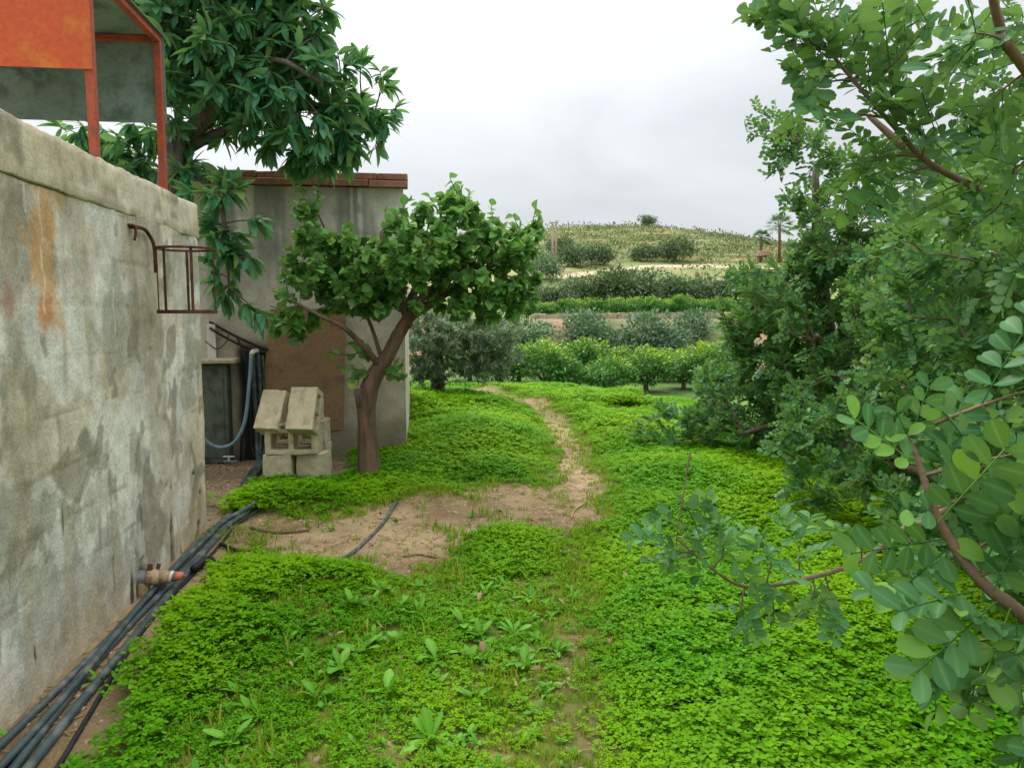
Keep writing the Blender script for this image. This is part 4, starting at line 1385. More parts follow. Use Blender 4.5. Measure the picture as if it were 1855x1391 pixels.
# leaves drawn one by one from the photograph on the nearest branch
for a, b in (((1692, 925, 1.17), (1530, 905, 1.13)), ((1765, 1070, 1.15), (1585, 1108, 1.12)), ((1715, 975, 1.16), (1570, 1000, 1.18)), ((1668, 850, 1.2), (1545, 745, 1.2)), ((1650, 800, 1.2), (1600, 690, 1.22)), ((1648, 795, 1.22), (1690, 680, 1.2)),
             ((1690, 900, 1.18), (1760, 770, 1.22)), ((1700, 870, 1.2), (1770, 650, 1.25)), ((1770, 1045, 1.15), (1830, 930, 1.1)), ((1800, 1070, 1.13), (1850, 960, 1.08)), ((1700, 945, 1.16), (1760, 880, 1.1)), ((1830, 1100, 1.13), (1760, 1300, 1.1)), ((1840, 1110, 1.12), (1850, 1290, 1.08)), ((1810, 1085, 1.14), (1700, 1180, 1.12)), ((1720, 990, 1.16), (1640, 1060, 1.2))):
    p, q = at(*a), at(*b)
    T.lp.append(p)
    T.ld.append(unit(q - p))
    T.lu.append(unit(np.array((-.2, -.75, .65)) + rng.normal(size=3) * .25))
T.finish(root, CH, CL, L['carob'], M['twig'], M['twig'], 300, (.62, 1.08))

# --- carob suckers by the path
base = np.array((*G(1255, 835)[:2], 0))
base[2] = hgt(base[0], base[1])
root = treeroot('low_shrub', 'low carob sucker shrub at the right edge of the clover', base, cat='shrub')
T = Tree(base)
T.limb([base + (0, 0, -.05), base + (0, 0, .12)], .02, .015, 6)
ends = [base + (dx, dy, dz) for dx, dy, dz in zip(rng.uniform(-.55, .35, 16), rng.uniform(-.2, .3, 16), rng.uniform(.1, .45, 16))]
T.sprigs(np.array(ends), r=.006, leafn=9, leaf_frac=.8, upb=.5)
T.finish(root, CL, CL, L['carob'], M['twig'], M['twig'], 0, (.9, 1.2))

# --- olive behind the shed corner
base = np.array((-1.35, 13.4, float(hgt(-1.35, 13.4))))
root = treeroot('olive_tree', 'grey-green olive tree with drooping fine foliage beside the shed corner', base)
T = Tree(base)
T.limb([base + (0, 0, -.1), base + (.05, 0, .7), base + (-.1, 0, 1.3), base + (-.2, 0, 1.9)], .14, .05)
for dx, dy in ((1.2, -.2), (.7, -.6), (-.9, .2), (.4, .6), (1.5, .3)):
    T.limb([base + (0, 0, .9), base + (dx * .5, dy * .5, 1.35), base + (dx, dy, 1.35)], .05, .015, 6)
o3 = lambda px, py, Y=13.0: at(px, py, Y)
blobs = [(o3(800, 610), (.9, .9, .45)), (o3(900, 600), (.55, .7, .36)), (o3(770, 650), (.5, .6, .5)), (o3(860, 645), (.55, .6, .36)), (o3(900, 650), (.4, .4, .28)), (o3(770, 570), (.6, .7, .3)), (o3(850, 590), (.6, .6, .25)), (o3(780, 670), (.45, .5, .22)), (o3(870, 668), (.5, .5, .2)), (o3(920, 640), (.3, .4, .25))]
T.sprigs(in_blobs(blobs, 1000, .4), r=.004, leafn=32, leaf_frac=.95, spread=.8, upb=-.25, grav=.25, sides=3)
for px, py in ((755, 690), (760, 705), (830, 690), (850, 698), (880, 694), (905, 690), (920, 680), (870, 690), (845, 680), (780, 680), (930, 650), (940, 630), (935, 600)):
    T.sprigs(np.array([o3(px, py)]), r=.004, leafn=30, leaf_frac=1, spread=.6, upb=-.4, grav=.3, sides=3)
T.finish(root, OLV, OLV, L['olive'], M['bark2'], M['bark2'], 0, (1.0, 1.6))


ordn = ['leftmost', 'second from the left', 'third from the left', 'fourth from the left', 'fifth from the left', 'sixth from the left', 'seventh from the left', 'eighth from the left', 'ninth from the left', 'tenth from the left', 'eleventh from the left', 'twelfth from the left', 'thirteenth from the left']
hord = ordn[1:11] + ordn[:1]


# --- distant crowns: trunk with limbs, crown of leaf faces; meshes shared between alike trees
def crown_mesh(name, blobs, n, tpl, mat, scale=(.8, 1.2), shell=.3, up=.3):
    P = in_blobs(blobs, n, shell)
    c = np.average([b[0] for b in blobs], axis=0)
    D = unit(P - c + rng.normal(size=P.shape) * .6 + (0, 0, up))
    U = unit(rng.normal(size=P.shape) * .5 + (0, 0, 1.0) + unit(P - c) * .7)
    return bulk(name, tpl, frames(D, U), P, rng.uniform(*scale, n), mat)


def trunk_mesh(h, r, spread, seed):
    rs = random.Random(seed)
    m = MB()
    m.tube([(0, 0, -.3), (.03, 0, h * .5), (0, .02, h)], [r * 1.3, r, r * .85], 8, wob=.1)
    for k in range(5):
        a = k * 1.26 + rs.uniform(-.3, .3)
        m.tube([(0, 0, h * .9), (math.cos(a) * spread * .5, math.sin(a) * spread * .5, h + spread * .45), (math.cos(a) * spread, math.sin(a) * spread, h + spread * .7)], [r * .6, r * .45, r * .2], 6)
    return m.mesh('trunk', M['bark2'], True)


def lumpy(rx, rz, zc, n, seed, frac=.55):
    r_ = np.random.default_rng(seed)
    b = [((0, 0, zc), (rx * .75, rx * .75, rz * .8))]
    for k in range(n):
        a = r_.uniform(0, 2 * PI)
        rr_ = r_.uniform(.35, .62) * rx
        b.append(((math.cos(a) * rr_, math.sin(a) * rr_, zc + r_.uniform(-.35, .5) * rz), (rx * frac * r_.uniform(.7, 1.1),) * 2 + (rz * frac * r_.uniform(.7, 1.1),)))
    return b


def plant_tree(name, label, cat, crownme, trunkme, loc, rot, sc, group):
    r = thing(name, label, cat, loc, group, rot)
    r.scale = (sc, sc, sc * random.uniform(.92, 1.08))
    if trunkme:
        link('trunk', trunkme, r)
    link('crown', crownme, r)
    return r


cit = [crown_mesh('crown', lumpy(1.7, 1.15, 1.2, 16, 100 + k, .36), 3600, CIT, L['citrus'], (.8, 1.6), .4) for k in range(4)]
ctr = [trunk_mesh(.42, .13, .9, k) for k in range(2)]
front = [(905, 40.5, 'citrus tree partly behind the olive foliage'), (990, 38.5, 'citrus tree with a visible forked trunk, left of the pair'), (1048, 41, 'yellow-topped citrus tree between the two visible trunks'), (1102, 37.5, 'citrus tree with a visible forked trunk, right of the pair'), (1172, 39.5, 'dark rounded citrus tree behind the silver plant'), (1240, 41, 'citrus tree right of the dark rounded one'), (1310, 40, 'citrus tree half hidden by the farther carob')]
for k, (px, Y, lab) in enumerate(front):
    x = (px - 927.5) / FPX * Y
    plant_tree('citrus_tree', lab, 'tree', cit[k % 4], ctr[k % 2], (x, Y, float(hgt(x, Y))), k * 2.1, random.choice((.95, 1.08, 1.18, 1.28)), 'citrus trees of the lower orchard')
for k, px in enumerate((850, 940, 1010, 1075, 1140, 1205, 1265, 1330)):
    Y = 45.5 + random.uniform(-.8, .8)
    x = (px - 927.5) / FPX * Y
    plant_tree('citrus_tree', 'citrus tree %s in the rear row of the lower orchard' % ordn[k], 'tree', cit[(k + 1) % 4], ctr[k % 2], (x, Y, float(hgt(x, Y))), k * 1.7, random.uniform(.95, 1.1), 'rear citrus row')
for k, px in enumerate((955, 990, 1030, 1075, 1120, 1160, 1200, 1235, 1275, 1310, 1350, 1390)):
    Y = 63 + random.uniform(-.7, .7)
    x = (px - 927.5) / FPX * Y
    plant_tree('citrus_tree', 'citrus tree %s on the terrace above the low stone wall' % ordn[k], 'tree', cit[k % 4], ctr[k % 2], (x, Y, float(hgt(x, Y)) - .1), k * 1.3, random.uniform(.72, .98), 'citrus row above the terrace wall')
bsh = [crown_mesh('crown', lumpy(1.6, 1.2, 1.1, 9, 200 + k), 1500, CLU, L['bush'], (.5, .9), .35, .6) for k in range(2)]
hdg = [crown_mesh('crown', lumpy(2.6, 1.8, 1.6, 10, 210 + k), 2200, CLU, L['hedge'], (.7, 1.3), .35, .5) for k in range(2)]
for px, Y, s, lab in ((955, 53, 1.3, 'grey bush on the bank right of the olive tree'), (1060, 53.5, 1.35, 'grey bush on the bank below the terrace wall, left'), (1112, 52.5, 1.15, 'low grey bush in the middle of the bank'), (1170, 53, 1.4, 'round grey bush on the bank below the terrace wall, centre'), (1212, 52.5, 1.2, 'grey bush on the bank right of the round one'), (1252, 54.5, 1.0, 'upper grey bush on the bank beside bare soil')):
    x = (px - 927.5) / FPX * Y
    plant_tree('bush', lab, 'bush', bsh[int(px) % 2], None, (x, Y, float(hgt(x, Y)) - .1), px, s, 'bushes on the soil bank')
for k, (px, Y, s) in enumerate(((985, 76, .7), (1045, 75, .85), (1085, 76, .95), (1125, 75, 1.1), (1150, 77, 1.15), (1195, 75, .9), (1240, 75, .95), (1290, 76, .9), (1335, 76, .95), (1380, 76, 1.0), (940, 78, .8))):
    x = (px - 927.5) / FPX * Y
    plant_tree('hedge_shrub', 'dark shrub %s in the hedge above the upper citrus row' % hord[k], 'shrub', hdg[k % 2], None, (x, Y, float(hgt(x, Y)) - .3), k * 1.1, s, 'dark hedge on the hillside')
for px, Y, s, lab, hh in ((1165, 112, .9, 'left dark shrub of the pair above the dirt road', 0), (1222, 111, 1.15, 'right larger dark shrub of the pair above the dirt road', 0), (985, 92, 1.5, 'grey olive tree at the foot of the utility poles', 1), (1035, 104, 1.0, 'low dark shrub right of the utility poles', 0), (1080, 106, 1.0, 'wide low shrub above the left end of the dirt road', 0), (1015, 120, .9, 'shrub on the hillside behind the poles', 0), (1170, 190, .9, 'lone shrub on the hill crest', 0)):
    x = (px - 927.5) / FPX * Y
    plant_tree('hill_shrub', lab, 'shrub', hdg[0] if not hh else bsh[0], None, (x, Y, float(hgt(x, Y)) - .2), px, s, 'shrubs on the hillside')

# --- vines and scrub on the hill terraces
P_, n_ = [], 42000
yy = rng.uniform(86, 192, n_ * 3)
xx = rng.uniform(-30, 95, n_ * 3)
hh = hgt(xx, yy)
fr = (hh / 1.25) % 1.0
keep = ((fr > .72) | (fr < .1) | (rng.random(len(xx)) < .10)) & (np.abs(yy - roadY(xx)) > 3.0) & ((yy > 108) | (rng.random(len(xx)) < .25))
keep &= fbm(xx * .12, yy * .2, 61, 3) > .36
xx, yy, hh = xx[keep][:n_], yy[keep][:n_], hh[keep][:n_]
P_ = np.stack([xx, yy, hh + rng.uniform(0, .6, len(xx))], -1)
D_ = unit(rng.normal(size=P_.shape) + (0, 0, .8))
U_ = unit(rng.normal(size=P_.shape) + (0, -.4, 1))
tag(link('vineyard_scrub', bulk('vineyard_scrub', CLU, frames(D_, U_), P_, rng.uniform(.5, 1.1, len(P_)), L['vine'])), 'rows of yellowing vines and scrub on the terraced hill', 'vines', kind='stuff')
xx = rng.uniform(-20, 90, 60000)
yy = rng.uniform(84, 190, 60000)
hh = hgt(xx, yy)
fr = (hh / 1.25) % 1.0
keep = (fbm(xx * .22, yy * .35, 67, 3) > .56) & (np.abs(yy - roadY(xx)) > 3) & ((fr > .6) | (fr < .15) | (rng.random(len(xx)) < .2))
P_ = np.stack([xx, yy, hh + rng.random(len(xx)) ** 1.5 * 1.0], -1)[keep][:14000]
tag(link('hill_scrub', bulk('hill_scrub', CLU, frames(unit(rng.normal(size=P_.shape) + (0, 0, 1)), unit(rng.normal(size=P_.shape) + (0, -.4, 1))), P_, rng.uniform(.7, 1.9, len(P_)), L['hillgreen'])), 'dull green scrub between the vine rows on the hill', 'scrub', kind='stuff')
xx = rng.uniform(0, 80, 900)
yy = rng.uniform(187, 192, 900)
k = fbm(xx * .5, yy * 0, 65, 3) > .45
xx, yy = xx[k], yy[k]
P_ = np.stack([xx, yy, hgt(xx, yy) + rng.random(len(xx)) ** 2 * 1.3], -1)
tag(link('crest_scrub', bulk('crest_scrub', CLU, frames(unit(rng.normal(size=P_.shape) + (0, 0, 1.2)), unit(rng.normal(size=P_.shape) + (0, -.4, 1))), P_, rng.uniform(1, 2.4, len(P_)), L['hedge'])), 'low scrub along the hill crest', 'scrub', kind='stuff')

# --- low terrace wall, blocks laid end to end
tw = thing('terrace_wall', 'long low pale stone wall at the top of the soil bank', 'wall', (3.5, 59, float(hgt(3.5, 59))))
x = 1.5
while x < 22:
    l = random.uniform(.9, 1.5)
    yw = 58.6 + .25 * math.sin(x * .4)
    z = 1.05 + .012 * (x - 3) + random.uniform(-.04, .04)
    MB().box((x + l / 2, yw, z + .05), (l - .02, .35, .68), None, .03).build('wall_stone', M['terrace'], tw)
    x += l

# --- poles, palms, hut on the hill
for px, py, h, lab in ((1006, 468, 4.9, 'right taller utility pole with a crossarm on the hill'), (1000, 470, 3.0, 'left shorter utility pole beside the taller one')):
    Y = 97 if h > 4 else 95
    x = (px - 927.5) / FPX * Y
    z = float(hgt(x, Y))
    pl = thing('utility_pole', lab, 'pole', (x, Y, z), 'utility poles on the hill')
    top = at(px, 400 if h > 4 else 418, Y)[2]
    MB().tube([(x, Y, z - .3), (x, Y, top)], [.17, .12], 8).build('shaft', M['wood'], pl, smooth=True)
    if h > 4:
        MB().box((x - .3, Y, top - .25), (1.1, .12, .12)).build('crossarm', M['wood'], pl)
        for dx in (-.75, .15):
            MB().tube([(x + dx, Y, top - .19), (x + dx, Y, top + .02)], .05, 6).build('insulator', M['white'], pl)


def palm(px, pyb, pyt, Y, lab, nf, rl, cut=0):
    b, t = at(px, pyb, Y), at(px, pyt, Y)
    b[2] = float(hgt(b[0], Y))
    r = thing('fan_palm', lab, 'palm', tuple(b), 'palms on the hill')
    MB().tube([b - (0, 0, .2), (b + t) / 2 + (.05, 0, 0), t], [.26, .2, .2], 8, wob=.1).build('trunk', M['thatch'], r, smooth=True)
    for k in range(nf):
        a = k * 2.4
        el = -0.5 + 1.9 * (k / nf)
        d = np.array((math.cos(a) * math.cos(el), math.sin(a) * math.cos(el), math.sin(el)))
        m = MB()
        st = t + d * rl * .45
        m.tube([t, st], .03, 4)
        s = unit(np.cross(d, (0, 0, 1.0)) + 1e-4)
        n = np.cross(s, d)
        for q in range(-5, 6):
            an = q * .22
            dd = d * math.cos(an) + s * math.sin(an)
            e = st + dd * rl * .62 - np.array((0, 0, .14 * rl)) * (1 + abs(q) * .1)
            w = n * .02 + np.cross(dd, n) * .05
            m.v += [tuple(st), tuple((st + e) / 2 + w), tuple(e), tuple((st + e) / 2 - w)]
            i = len(m.v) - 4
            m.f.append((i, i + 1, i + 2, i + 3))
        m.build('frond', L['palm'], r)


palm(1379, 462, 432, 112, 'left smaller fan palm beside the thatched hut', 22, 1.7)
palm(1412, 462, 410, 112, 'right taller fan palm behind the carob', 26, 2.4)
hx = at(1385, 462, 109)
hx[2] = float(hgt(hx[0], 109))
hut = thing('thatched_hut', 'small thatched shelter under the palms on the hill', 'hut', tuple(hx))
m = MB()
n = 14
for k in range(n):
    a = 2 * PI * k / n
    m.v.append(tuple(hx + (1.25 * math.cos(a), 1.25 * math.sin(a), .85 + random.uniform(-.08, .08))))
for k in range(n):
    a = 2 * PI * k / n
    m.v.append(tuple(hx + (.75 * math.cos(a), .75 * math.sin(a), 1.5)))
m.v.append(tuple(hx + (0, 0, 1.85)))
for k in range(n):
    m.f += [(k, (k + 1) % n, n + (k + 1) % n, n + k), (n + k, n + (k + 1) % n, 2 * n)]
m.build('thatch_roof', M['thatch'], hut)
for k in range(6):
    a = PI / 3 * k
    p = hx + (1.0 * math.cos(a), 1.0 * math.sin(a), 0)
    MB().tube([p - (0, 0, .3), p + (0, 0, .9)], .06, 6).build('post', M['wood'], hut)

# ------------------------------------------------------------------ ground cover (instanced clumps)
def clover_clump(nl, rad, size, hmax, seed, stem=True, hi=True):
    r = random.Random(seed)
    parts = []
    for k in range(nl):
        a = r.uniform(0, 2 * PI)
        q = rad * math.sqrt(r.random())
        z = hmax * r.uniform(.45, 1.0) * (1 - .35 * (q / rad) ** 2)
        c = np.array((q * math.cos(a), q * math.sin(a), z))
        tilt = rotm('Z', r.uniform(0, 6.28)) @ rotm('X', r.uniform(-.45, .45)) @ rotm('Y', r.uniform(-.3, .3))
        s = size * r.uniform(.75, 1.2)
        for j in range(3):
            Rz = rotm('Z', j * 2.094 + r.uniform(-.1, .1)) @ rotm('Y', r.uniform(-.1, .3))
            if hi:      # heart shaped leaflet folded on its midrib
                v = np.array(((0, 0, 0), (.62, .44, .08), (1.0, .30, .06), (.84, 0, -.04), (1.0, -.30, .06), (.62, -.44, .08))) * s
                f = [np.array(((0, 3, 2, 1), (0, 5, 4, 3)))]
            else:
                v = np.array(((0, 0, 0), (.85, .45, .06), (.95, 0, -.02), (.85, -.45, .06))) * s
                f = [np.array(((0, 2, 1), (0, 3, 2)))]
            parts.append((v @ (tilt @ Rz).T + c, f))
        if stem:
            b = np.array((q * .6 * math.cos(a), q * .6 * math.sin(a), -.01))
            w = np.array((.0012, .0012, 0))
            parts.append((np.array((b - w, b + w, c)), [np.array(((0, 1, 2),))]))
    return combine(parts)


def grass_clump(nb, rad, h, seed, w=.004):
    r = random.Random(seed)
    parts = []
    for k in range(nb):
        a = r.uniform(0, 6.28)
        q = rad * math.sqrt(r.random())
        b = np.array((q * math.cos(a), q * math.sin(a), -.005))
        an = r.uniform(0, 6.28)
        d = np.array((math.cos(an), math.sin(an), 0))
        sd = np.array((-d[1], d[0], 0)) * w * r.uniform(.6, 1.3)
        hh_ = h * r.uniform(.4, 1.0)
        ln = r.uniform(.15, .8) * hh_
        p1 = b + d * ln * .3 + (0, 0, hh_ * .6)
        p2 = b + d * ln + (0, 0, hh_)
        parts.append((np.array((b - sd, b + sd, p1 + sd * .7, p1 - sd * .7, p2)), [np.array(((0, 1, 2, 3),)), np.array(((3, 2, 4),))]))
    return combine(parts)


def small_weed(seed, n=6, l=.05):
    r = random.Random(seed)
    parts = []
    for k in range(n):
        v, f = outline_leaf(l * r.uniform(.6, 1.2), l * .45 * r.uniform(.7, 1.2), lambda t: [.2, .8, 1.0, .7, .1][int(round(t * 4))], fold=.25, droop=r.uniform(.1, .5))
        Rm = rotm('Z', k * 2.4 + r.uniform(-.4, .4)) @ rotm('Y', -r.uniform(.2, .9))
        parts.append((v @ Rm.T, [f]))
    return combine(parts)


def scatter(name, variants, mat, P, rotv, scl, label, cat):
    col = bpy.data.collections.new(name + '_kinds')
    for k, (v, fl) in enumerate(variants):
        me = npmesh('%s_kind' % name, v, fl, mat, True)
        col.objects.link(bpy.data.objects.new('%s_kind_%d' % (name, k), me))
    me = bpy.data.meshes.new(name)
    me.vertices.add(len(P))
    me.vertices.foreach_set('co', np.asarray(P, np.float32).ravel())
    for an, ty, dat, key in (('rot', 'FLOAT_VECTOR', rotv, 'vector'), ('scl', 'FLOAT', scl, 'value'), ('idx', 'INT', rng.integers(0, len(variants), len(P)), 'value')):
        a = me.attributes.new(an, ty, 'POINT')
        a.data.foreach_set(key, np.asarray(dat, np.int32 if ty == 'INT' else np.float32).ravel())
    o = link(name, me)
    ng = bpy.data.node_groups.new(name, 'GeometryNodeTree')
    ng.interface.new_socket('Geometry', in_out='INPUT', socket_type='NodeSocketGeometry')
    ng.interface.new_socket('Geometry', in_out='OUTPUT', socket_type='NodeSocketGeometry')
    gi, go = ng.nodes.new('NodeGroupInput'), ng.nodes.new('NodeGroupOutput')
    ci = ng.nodes.new('GeometryNodeCollectionInfo')
    ci.inputs['Collection'].default_value = col
    ci.inputs['Separate Children'].default_value = True
    ci.inputs['Reset Children'].default_value = True
    ip = ng.nodes.new('GeometryNodeInstanceOnPoints')
    ip.inputs['Pick Instance'].default_value = True
    for an, ty, sk in (('rot', 'FLOAT_VECTOR', 'Rotation'), ('scl', 'FLOAT', 'Scale'), ('idx', 'INT', 'Instance Index')):
        na = ng.nodes.new('GeometryNodeInputNamedAttribute')
        na.data_type = ty
        na.inputs['Name'].default_value = an
        ng.links.new(na.outputs['Attribute'], ip.inputs[sk])
    ng.links.new(gi.outputs[0], ip.inputs['Points'])
    ng.links.new(ci.outputs[0], ip.inputs['Instance'])
    ng.links.new(ip.outputs[0], go.inputs[0])
    mod = o.modifiers.new('scatter', 'NODES')
    mod.node_group = ng
    return tag(o, label, cat, kind='stuff')


def blocked(x, y):
    """inside the wall, the shed or a block"""
    s = (x - W0[0]) * WN[0] + (y - W0[1]) * WN[1]
    t = (x - W0[0]) * WT[0] + (y - W0[1]) * WT[1]
    b = (s < .03) & (t < WS1 + .02)
    a = (SC[0] - x) * SX[0] + (SC[1] - y) * SX[1]
    d = (SC[0] - x) * SY[0] + (SC[1] - y) * SY[1]
    b |= (a > -.02) & (d < .02) & (d > -SD)
    b |= (np.abs(x - X_(530, by)) < .34) & (y > by - .02) & (y < by + .8)
    return b


def cand(n, x0, x1, y0, y1):
    x, y = rng.uniform(x0, x1, n), rng.uniform(y0, y1, n)
    k = (np.abs(x) < .70 * y + .45) & ~blocked(x, y)
    return x[k], y[k]


def tiltrot(x, y, k=.6, e=.1):
    gx = (hgt(x + e, y) - hgt(x - e, y)) / (2 * e)
    gy = (hgt(x, y + e) - hgt(x, y - e)) / (2 * e)
    return np.stack([np.arctan(gy) * 0, np.arctan(gx) * 0, rng.uniform(0, 2 * PI, len(x))], -1)


def lushness(x, y):
    fr_ = 1 - sstep(-.12, .2, sdist(FRONT, x, y) + (fbm(x * 3, y * 3, 15, 3) - .5) * .5)      # thin sward in front
    l = 1 - .6 * fr_
    l = l * (.72 + .5 * fbm(x * 1.2, y * 1.2, 17, 3))
    edge = np.minimum(sdist(DIRT, x, y), sdist(TRAIL, x, y))
    return l * (.2 + .8 * sstep(-.05, .55, edge)), fr_


# near clover
x, y = cand(20000, -3.2, 4.8, 1.9, 8.6)
lu, fr_ = lushness(x, y)
b = bare(x, y)
k = (rng.random(len(x)) > b * 1.25) & (rng.random(len(x)) < .45 + lu) & (rng.random(len(x)) > fr_ * .15)
x, y, lu = x[k], y[k], lu[k]
P = np.stack([x, y, hgt(x, y) + .06 * np.clip(lu - .35, 0, 1)], -1)
scatter('clover_carpet', [clover_clump(22, .10, .021, .075, k) for k in range(6)], L['oxalis'], P, tiltrot(x, y), np.clip(.30 + .85 * lu, .28, 1.25) * rng.uniform(.8, 1.2, len(x)), 'bright green clover carpet covering the ground in front and at right', 'clover')
print('clover near', len(x))
# farther clover
x, y = cand(26000, -4, 6.5, 8.6, 34)
lu, fr_ = lushness(x, y)
b = bare(x, y)
k = (rng.random(len(x)) > b * 1.2) & (rng.random(len(x)) < .4 + lu)
x, y, lu = x[k], y[k], lu[k]
P = np.stack([x, y, hgt(x, y) + .03 * lu], -1)
scatter('clover_bank', [clover_clump(44, .17, .023, .10, 40 + k, False, False) for k in range(5)], L['oxalis'], P, tiltrot(x, y), np.clip(.35 + .85 * lu, .35, 1.4) * rng.uniform(.8, 1.25, len(x)) * np.interp(y, [8, 20, 34], [1, 1.2, 1.5]), 'green clover bank along the path towards the orchard', 'clover')
print('clover far', len(x))
# grass tufts and seedlings in the thin sward and on path edges
x, y = cand(42000, -2.6, 2.4, 1.9, 15)
lu, fr_ = lushness(x, y)
b = bare(x, y)
edge = np.exp(-(np.minimum(sdist(DIRT, x, y), sdist(TRAIL, x, y)) / .42) ** 2)
k = rng.random(len(x)) < np.maximum(fr_ * .5, edge * .7) * (1 - .8 * b) + .02 * (1 - b)
x, y = x[k], y[k]
P = np.stack([x, y, hgt(x, y)], -1)
gs = np.where(rng.random(len(x)) < .12, 1.3, .62) * rng.uniform(.6, 1.2, len(x))
scatter('grass_tufts', [grass_clump(16, .06, .075, 60 + k) for k in range(6)], L['grass'], P, tiltrot(x, y), gs, 'short grass blades in the trodden sward', 'grass')
print('grass', len(x))
x, y = cand(9000, -2.4, 1.6, 1.9, 6)
lu, fr_ = lushness(x, y)
b = bare(x, y)
k = rng.random(len(x)) < fr_ * .26 * (1 - .8 * b) + .01
x, y = x[k], y[k]
P = np.stack([x, y, hgt(x, y) + .01], -1)
scatter('seedling_weeds', [small_weed(80 + k, 5 + k % 3, .036 + .006 * k) for k in range(5)], L['weed'], P, tiltrot(x, y), rng.uniform(.4, 1.2, len(x)), 'small pale green seedlings among the grass', 'weeds')
# pebbles and straw
x, y = cand(22000, -3.2, 1.6, 1.9, 13)
b = bare(x, y)
k = rng.random(len(x)) < np.where(b > .3, .6, .02) * (1 + .6 * (sdist(YARD, x, y) < 0))
x, y = x[k], y[k]
P = np.stack([x, y, hgt(x, y) + .001], -1)


def chip(seed):
    r = random.Random(seed)
    bm = bmesh.new()
    bmesh.ops.create_icosphere(bm, subdivisions=1, radius=1)
    v = np.array([tuple(q.co) for q in bm.verts]) * (1, r.uniform(.6, 1), r.uniform(.35, .6))
    v += np.random.default_rng(seed).normal(size=v.shape) * .12
    f = np.array([[q.index for q in p.verts] for p in bm.faces])
    bm.free()
    return v * .011, [f]


scatter('pebbles', [chip(k) for k in range(6)], M['pebble'], P, rng.uniform(0, 6.28, (len(x), 3)) * (0, 0, 1), rng.random(len(x)) ** 2.6 * 1.9 + .25, 'small pebbles scattered over the bare soil', 'pebbles')
x, y = cand(14000, -3.2, 1.4, 1.9, 10)
b = bare(x, y)
k = rng.random(len(x)) < np.where(b > .3, .22, .02) * (1 + 1.5 * (np.minimum(sdist(YARD, x, y), sdist(STRIP, x, y)) < 0))
x, y = x[k], y[k]
P = np.stack([x, y, hgt(x, y) + .006], -1)


def deadleaf(seed):
    v, f = outline_leaf(.05, .03, ell, fold=.3, droop=[-.3, .2, .5][seed % 3])
    return v, [f]


def straw(seed):
    m = MB()
    r = random.Random(seed)
    m.tube([(-.05, 0, 0), (0, r.uniform(-.01, .01), .003), (.05, r.uniform(-.01, .01), 0)], .0022, 4)
    return np.array(m.v), [np.array([f for f in m.f if len(f) == 4])]


scatter('dry_straw', [straw(k) for k in range(4)], M['straw'], P, rng.uniform(0, 6.28, (len(x), 3)) * (0, 0, 1), rng.uniform(.3, 1.3, len(x)), 'dry straw and twig litter on the bare soil', 'litter')

x, y = cand(5000, -3.2, 2.4, 1.9, 9)
b = bare(x, y)
lu, fr_ = lushness(x, y)
k = rng.random(len(x)) < np.where(b > .3, .12, .02 + .05 * fr_) * (1 + 1.5 * (sdist(YARD, x, y) < 0))
x, y = x[k], y[k]
P = np.stack([x, y, hgt(x, y) + .012 + .05 * (b[k] < .3)], -1)
scatter('fallen_leaves', [deadleaf(k) for k in range(3)], L['dead'], P, rng.uniform(-.5, .5, (len(x), 3)) * (1, 1, 12), rng.uniform(.4, 1.1, len(x)), 'brown fallen leaves scattered on the soil and grass', 'litter')

# ------------------------------------------------------------------ broadleaf weeds standing in the sward
wlt = [outline_leaf(.125, .042, lambda t: [.16, .26, .5, .82, 1.0, .9, .3][int(round(t * 6))], fold=.22, droop=d, n=6) for d in (.2, .45, .8)]
wl = [npmesh('leaf', v_, f_, L['weed'], True, rib=RIBS[len(v_)]) for v_, f_ in wlt]
wspots = [(615, 1215, 1.1, 9), (655, 1190, 1.0, 8), (700, 1265, 1.0, 8), (575, 1265, .9, 7), (640, 1120, .9, 8), (540, 1160, .9, 7), (760, 1120, .8, 7), (690, 1090, .8, 7), (790, 1200, 1.0, 8), (840, 1140, .9, 8), (870, 1160, .9, 7), (880, 1080, .8, 6), (930, 1150, .8, 7), (960, 1090, .7, 6),
          (285, 1340, 1.1, 7), (180, 1240, .7, 6), (420, 1350, .9, 6), (470, 1300, .8, 6), (780, 1345, 1.0, 7), (860, 1270, .9, 7), (1010, 1185, .7, 6), (950, 1210, .8, 6), (600, 1080, .7, 6), (1330, 1420, 1.2, 6), (720, 1170, .9, 7)]
wrow = lambda q: 'rear' if q[1] < 1135 else ('middle' if q[1] < 1255 else 'front')
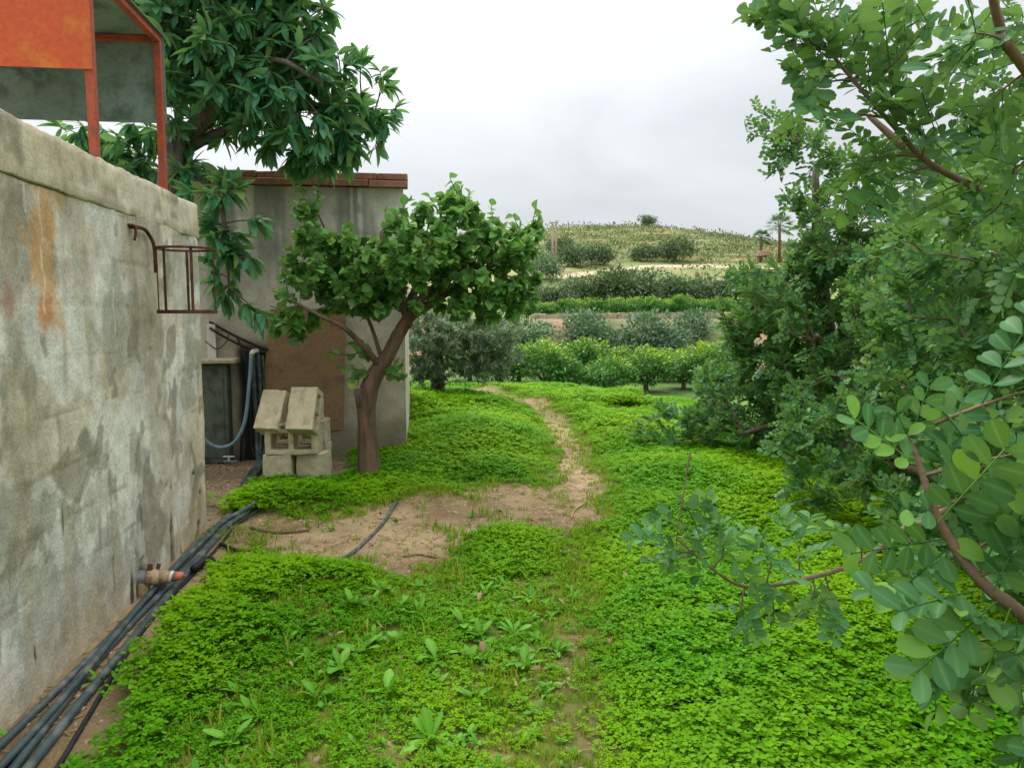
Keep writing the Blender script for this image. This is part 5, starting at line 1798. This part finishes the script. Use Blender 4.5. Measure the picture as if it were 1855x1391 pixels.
for k, (px, py, s, n) in enumerate(wspots):
    row_ = sorted([q for q in wspots if wrow(q) == wrow((px, py))])
    wlab = 'pale green broadleaf weed, %s in the %s row of weeds' % (ordn[row_.index((px, py, s, n))], wrow((px, py)))
    p = G(px, py)
    p[2] = float(hgt(p[0], p[1]))
    n += 3
    r = thing('broadleaf_weed', wlab, 'weed', tuple(p), 'broadleaf weeds in the foreground')
    for j in range(n):
        o = link('leaf', wl[random.randrange(3)], r)
        o.rotation_euler = (random.uniform(-.3, .3), -random.uniform(.3, 1.3), j * 2.4 + random.uniform(-.4, .4))
        ss = s * random.uniform(.5, 1.0)
        o.scale = (ss, ss * random.uniform(.8, 1.3), ss)
        o.location = (0, 0, .005)

# silver plant and dry heap at the end of the path
p = at(1212, 722, 21)
p[2] = float(hgt(p[0], p[1]))
sv = thing('silver_plant', 'silvery artichoke-like plant in front of the orchard', 'plant', tuple(p))
cm = crown_mesh('leaves', [((0, 0, .15), (.6, .4, .22))], 240, [(v * (1.1, .9, 1), f) for v, f in CLU], L['artichoke'], (.7, 1.1), .5, 1.0)
link('leaves', cm, sv)
p = at(1140, 724, 22)
p[2] = float(hgt(p[0], p[1]))
dh = thing('dry_heap', 'heap of reddish dry cuttings beside the silver plant', 'heap', tuple(p))
m = MB()
for k in range(160):
    a = rng.uniform(0, 6.28)
    q = rng.random() ** .6
    c = p + np.array((math.cos(a) * q * .8, math.sin(a) * q * .4, .05 + .25 * (1 - q) * rng.random()))
    d = unit(rng.normal(size=3) * (1, 1, .3)) * .25
    m.tube([c - d, c + d], .012, 3, cap=False)
m.build('cuttings', M['redtwig'], dh)

# stones and sticks on the bare soil
for px, py, r, lab in ((1268, 0, 0, ''), (870, 1000, .03, 'dark clod on the bare soil above the weeds'), (690, 940, .022, 'small stone beside the drip tube'), (1080, 905, .03, 'pale stone at the path edge by the clover'), (905, 898, .022, 'small stone on the widest part of the path'), (920, 700, .05, 'pale stone near the brow of the path'), (535, 1005, .025, 'flat stone near the outer pipe')):
    if not r:
        continue
    p = G(px, py)
    o = link('loose_stone', stone_mesh(r, .5, int(px), 2))
    o.location = (p[0], p[1], float(hgt(p[0], p[1])) + r * .2)
    tag(o, lab, 'stone')
for pts, r, lab in ((((1035, 940), (1042, 925), (1062, 912)), .008, 'pale curved stick at the right edge of the path'), (((730, 1010), (760, 1006), (790, 1011)), .007, 'thin dark stick on the bare soil'), (((455, 958), (500, 966), (560, 962)), .012, 'fallen branch on the soil near the clover mound')):
    tag(MB().tube(spline([gz(a, b_, r) for a, b_ in pts], 4), r, 6, wob=.15).build('stick', M['straw'] if 'pale' in lab else M['twig'], smooth=True), lab, 'stick')
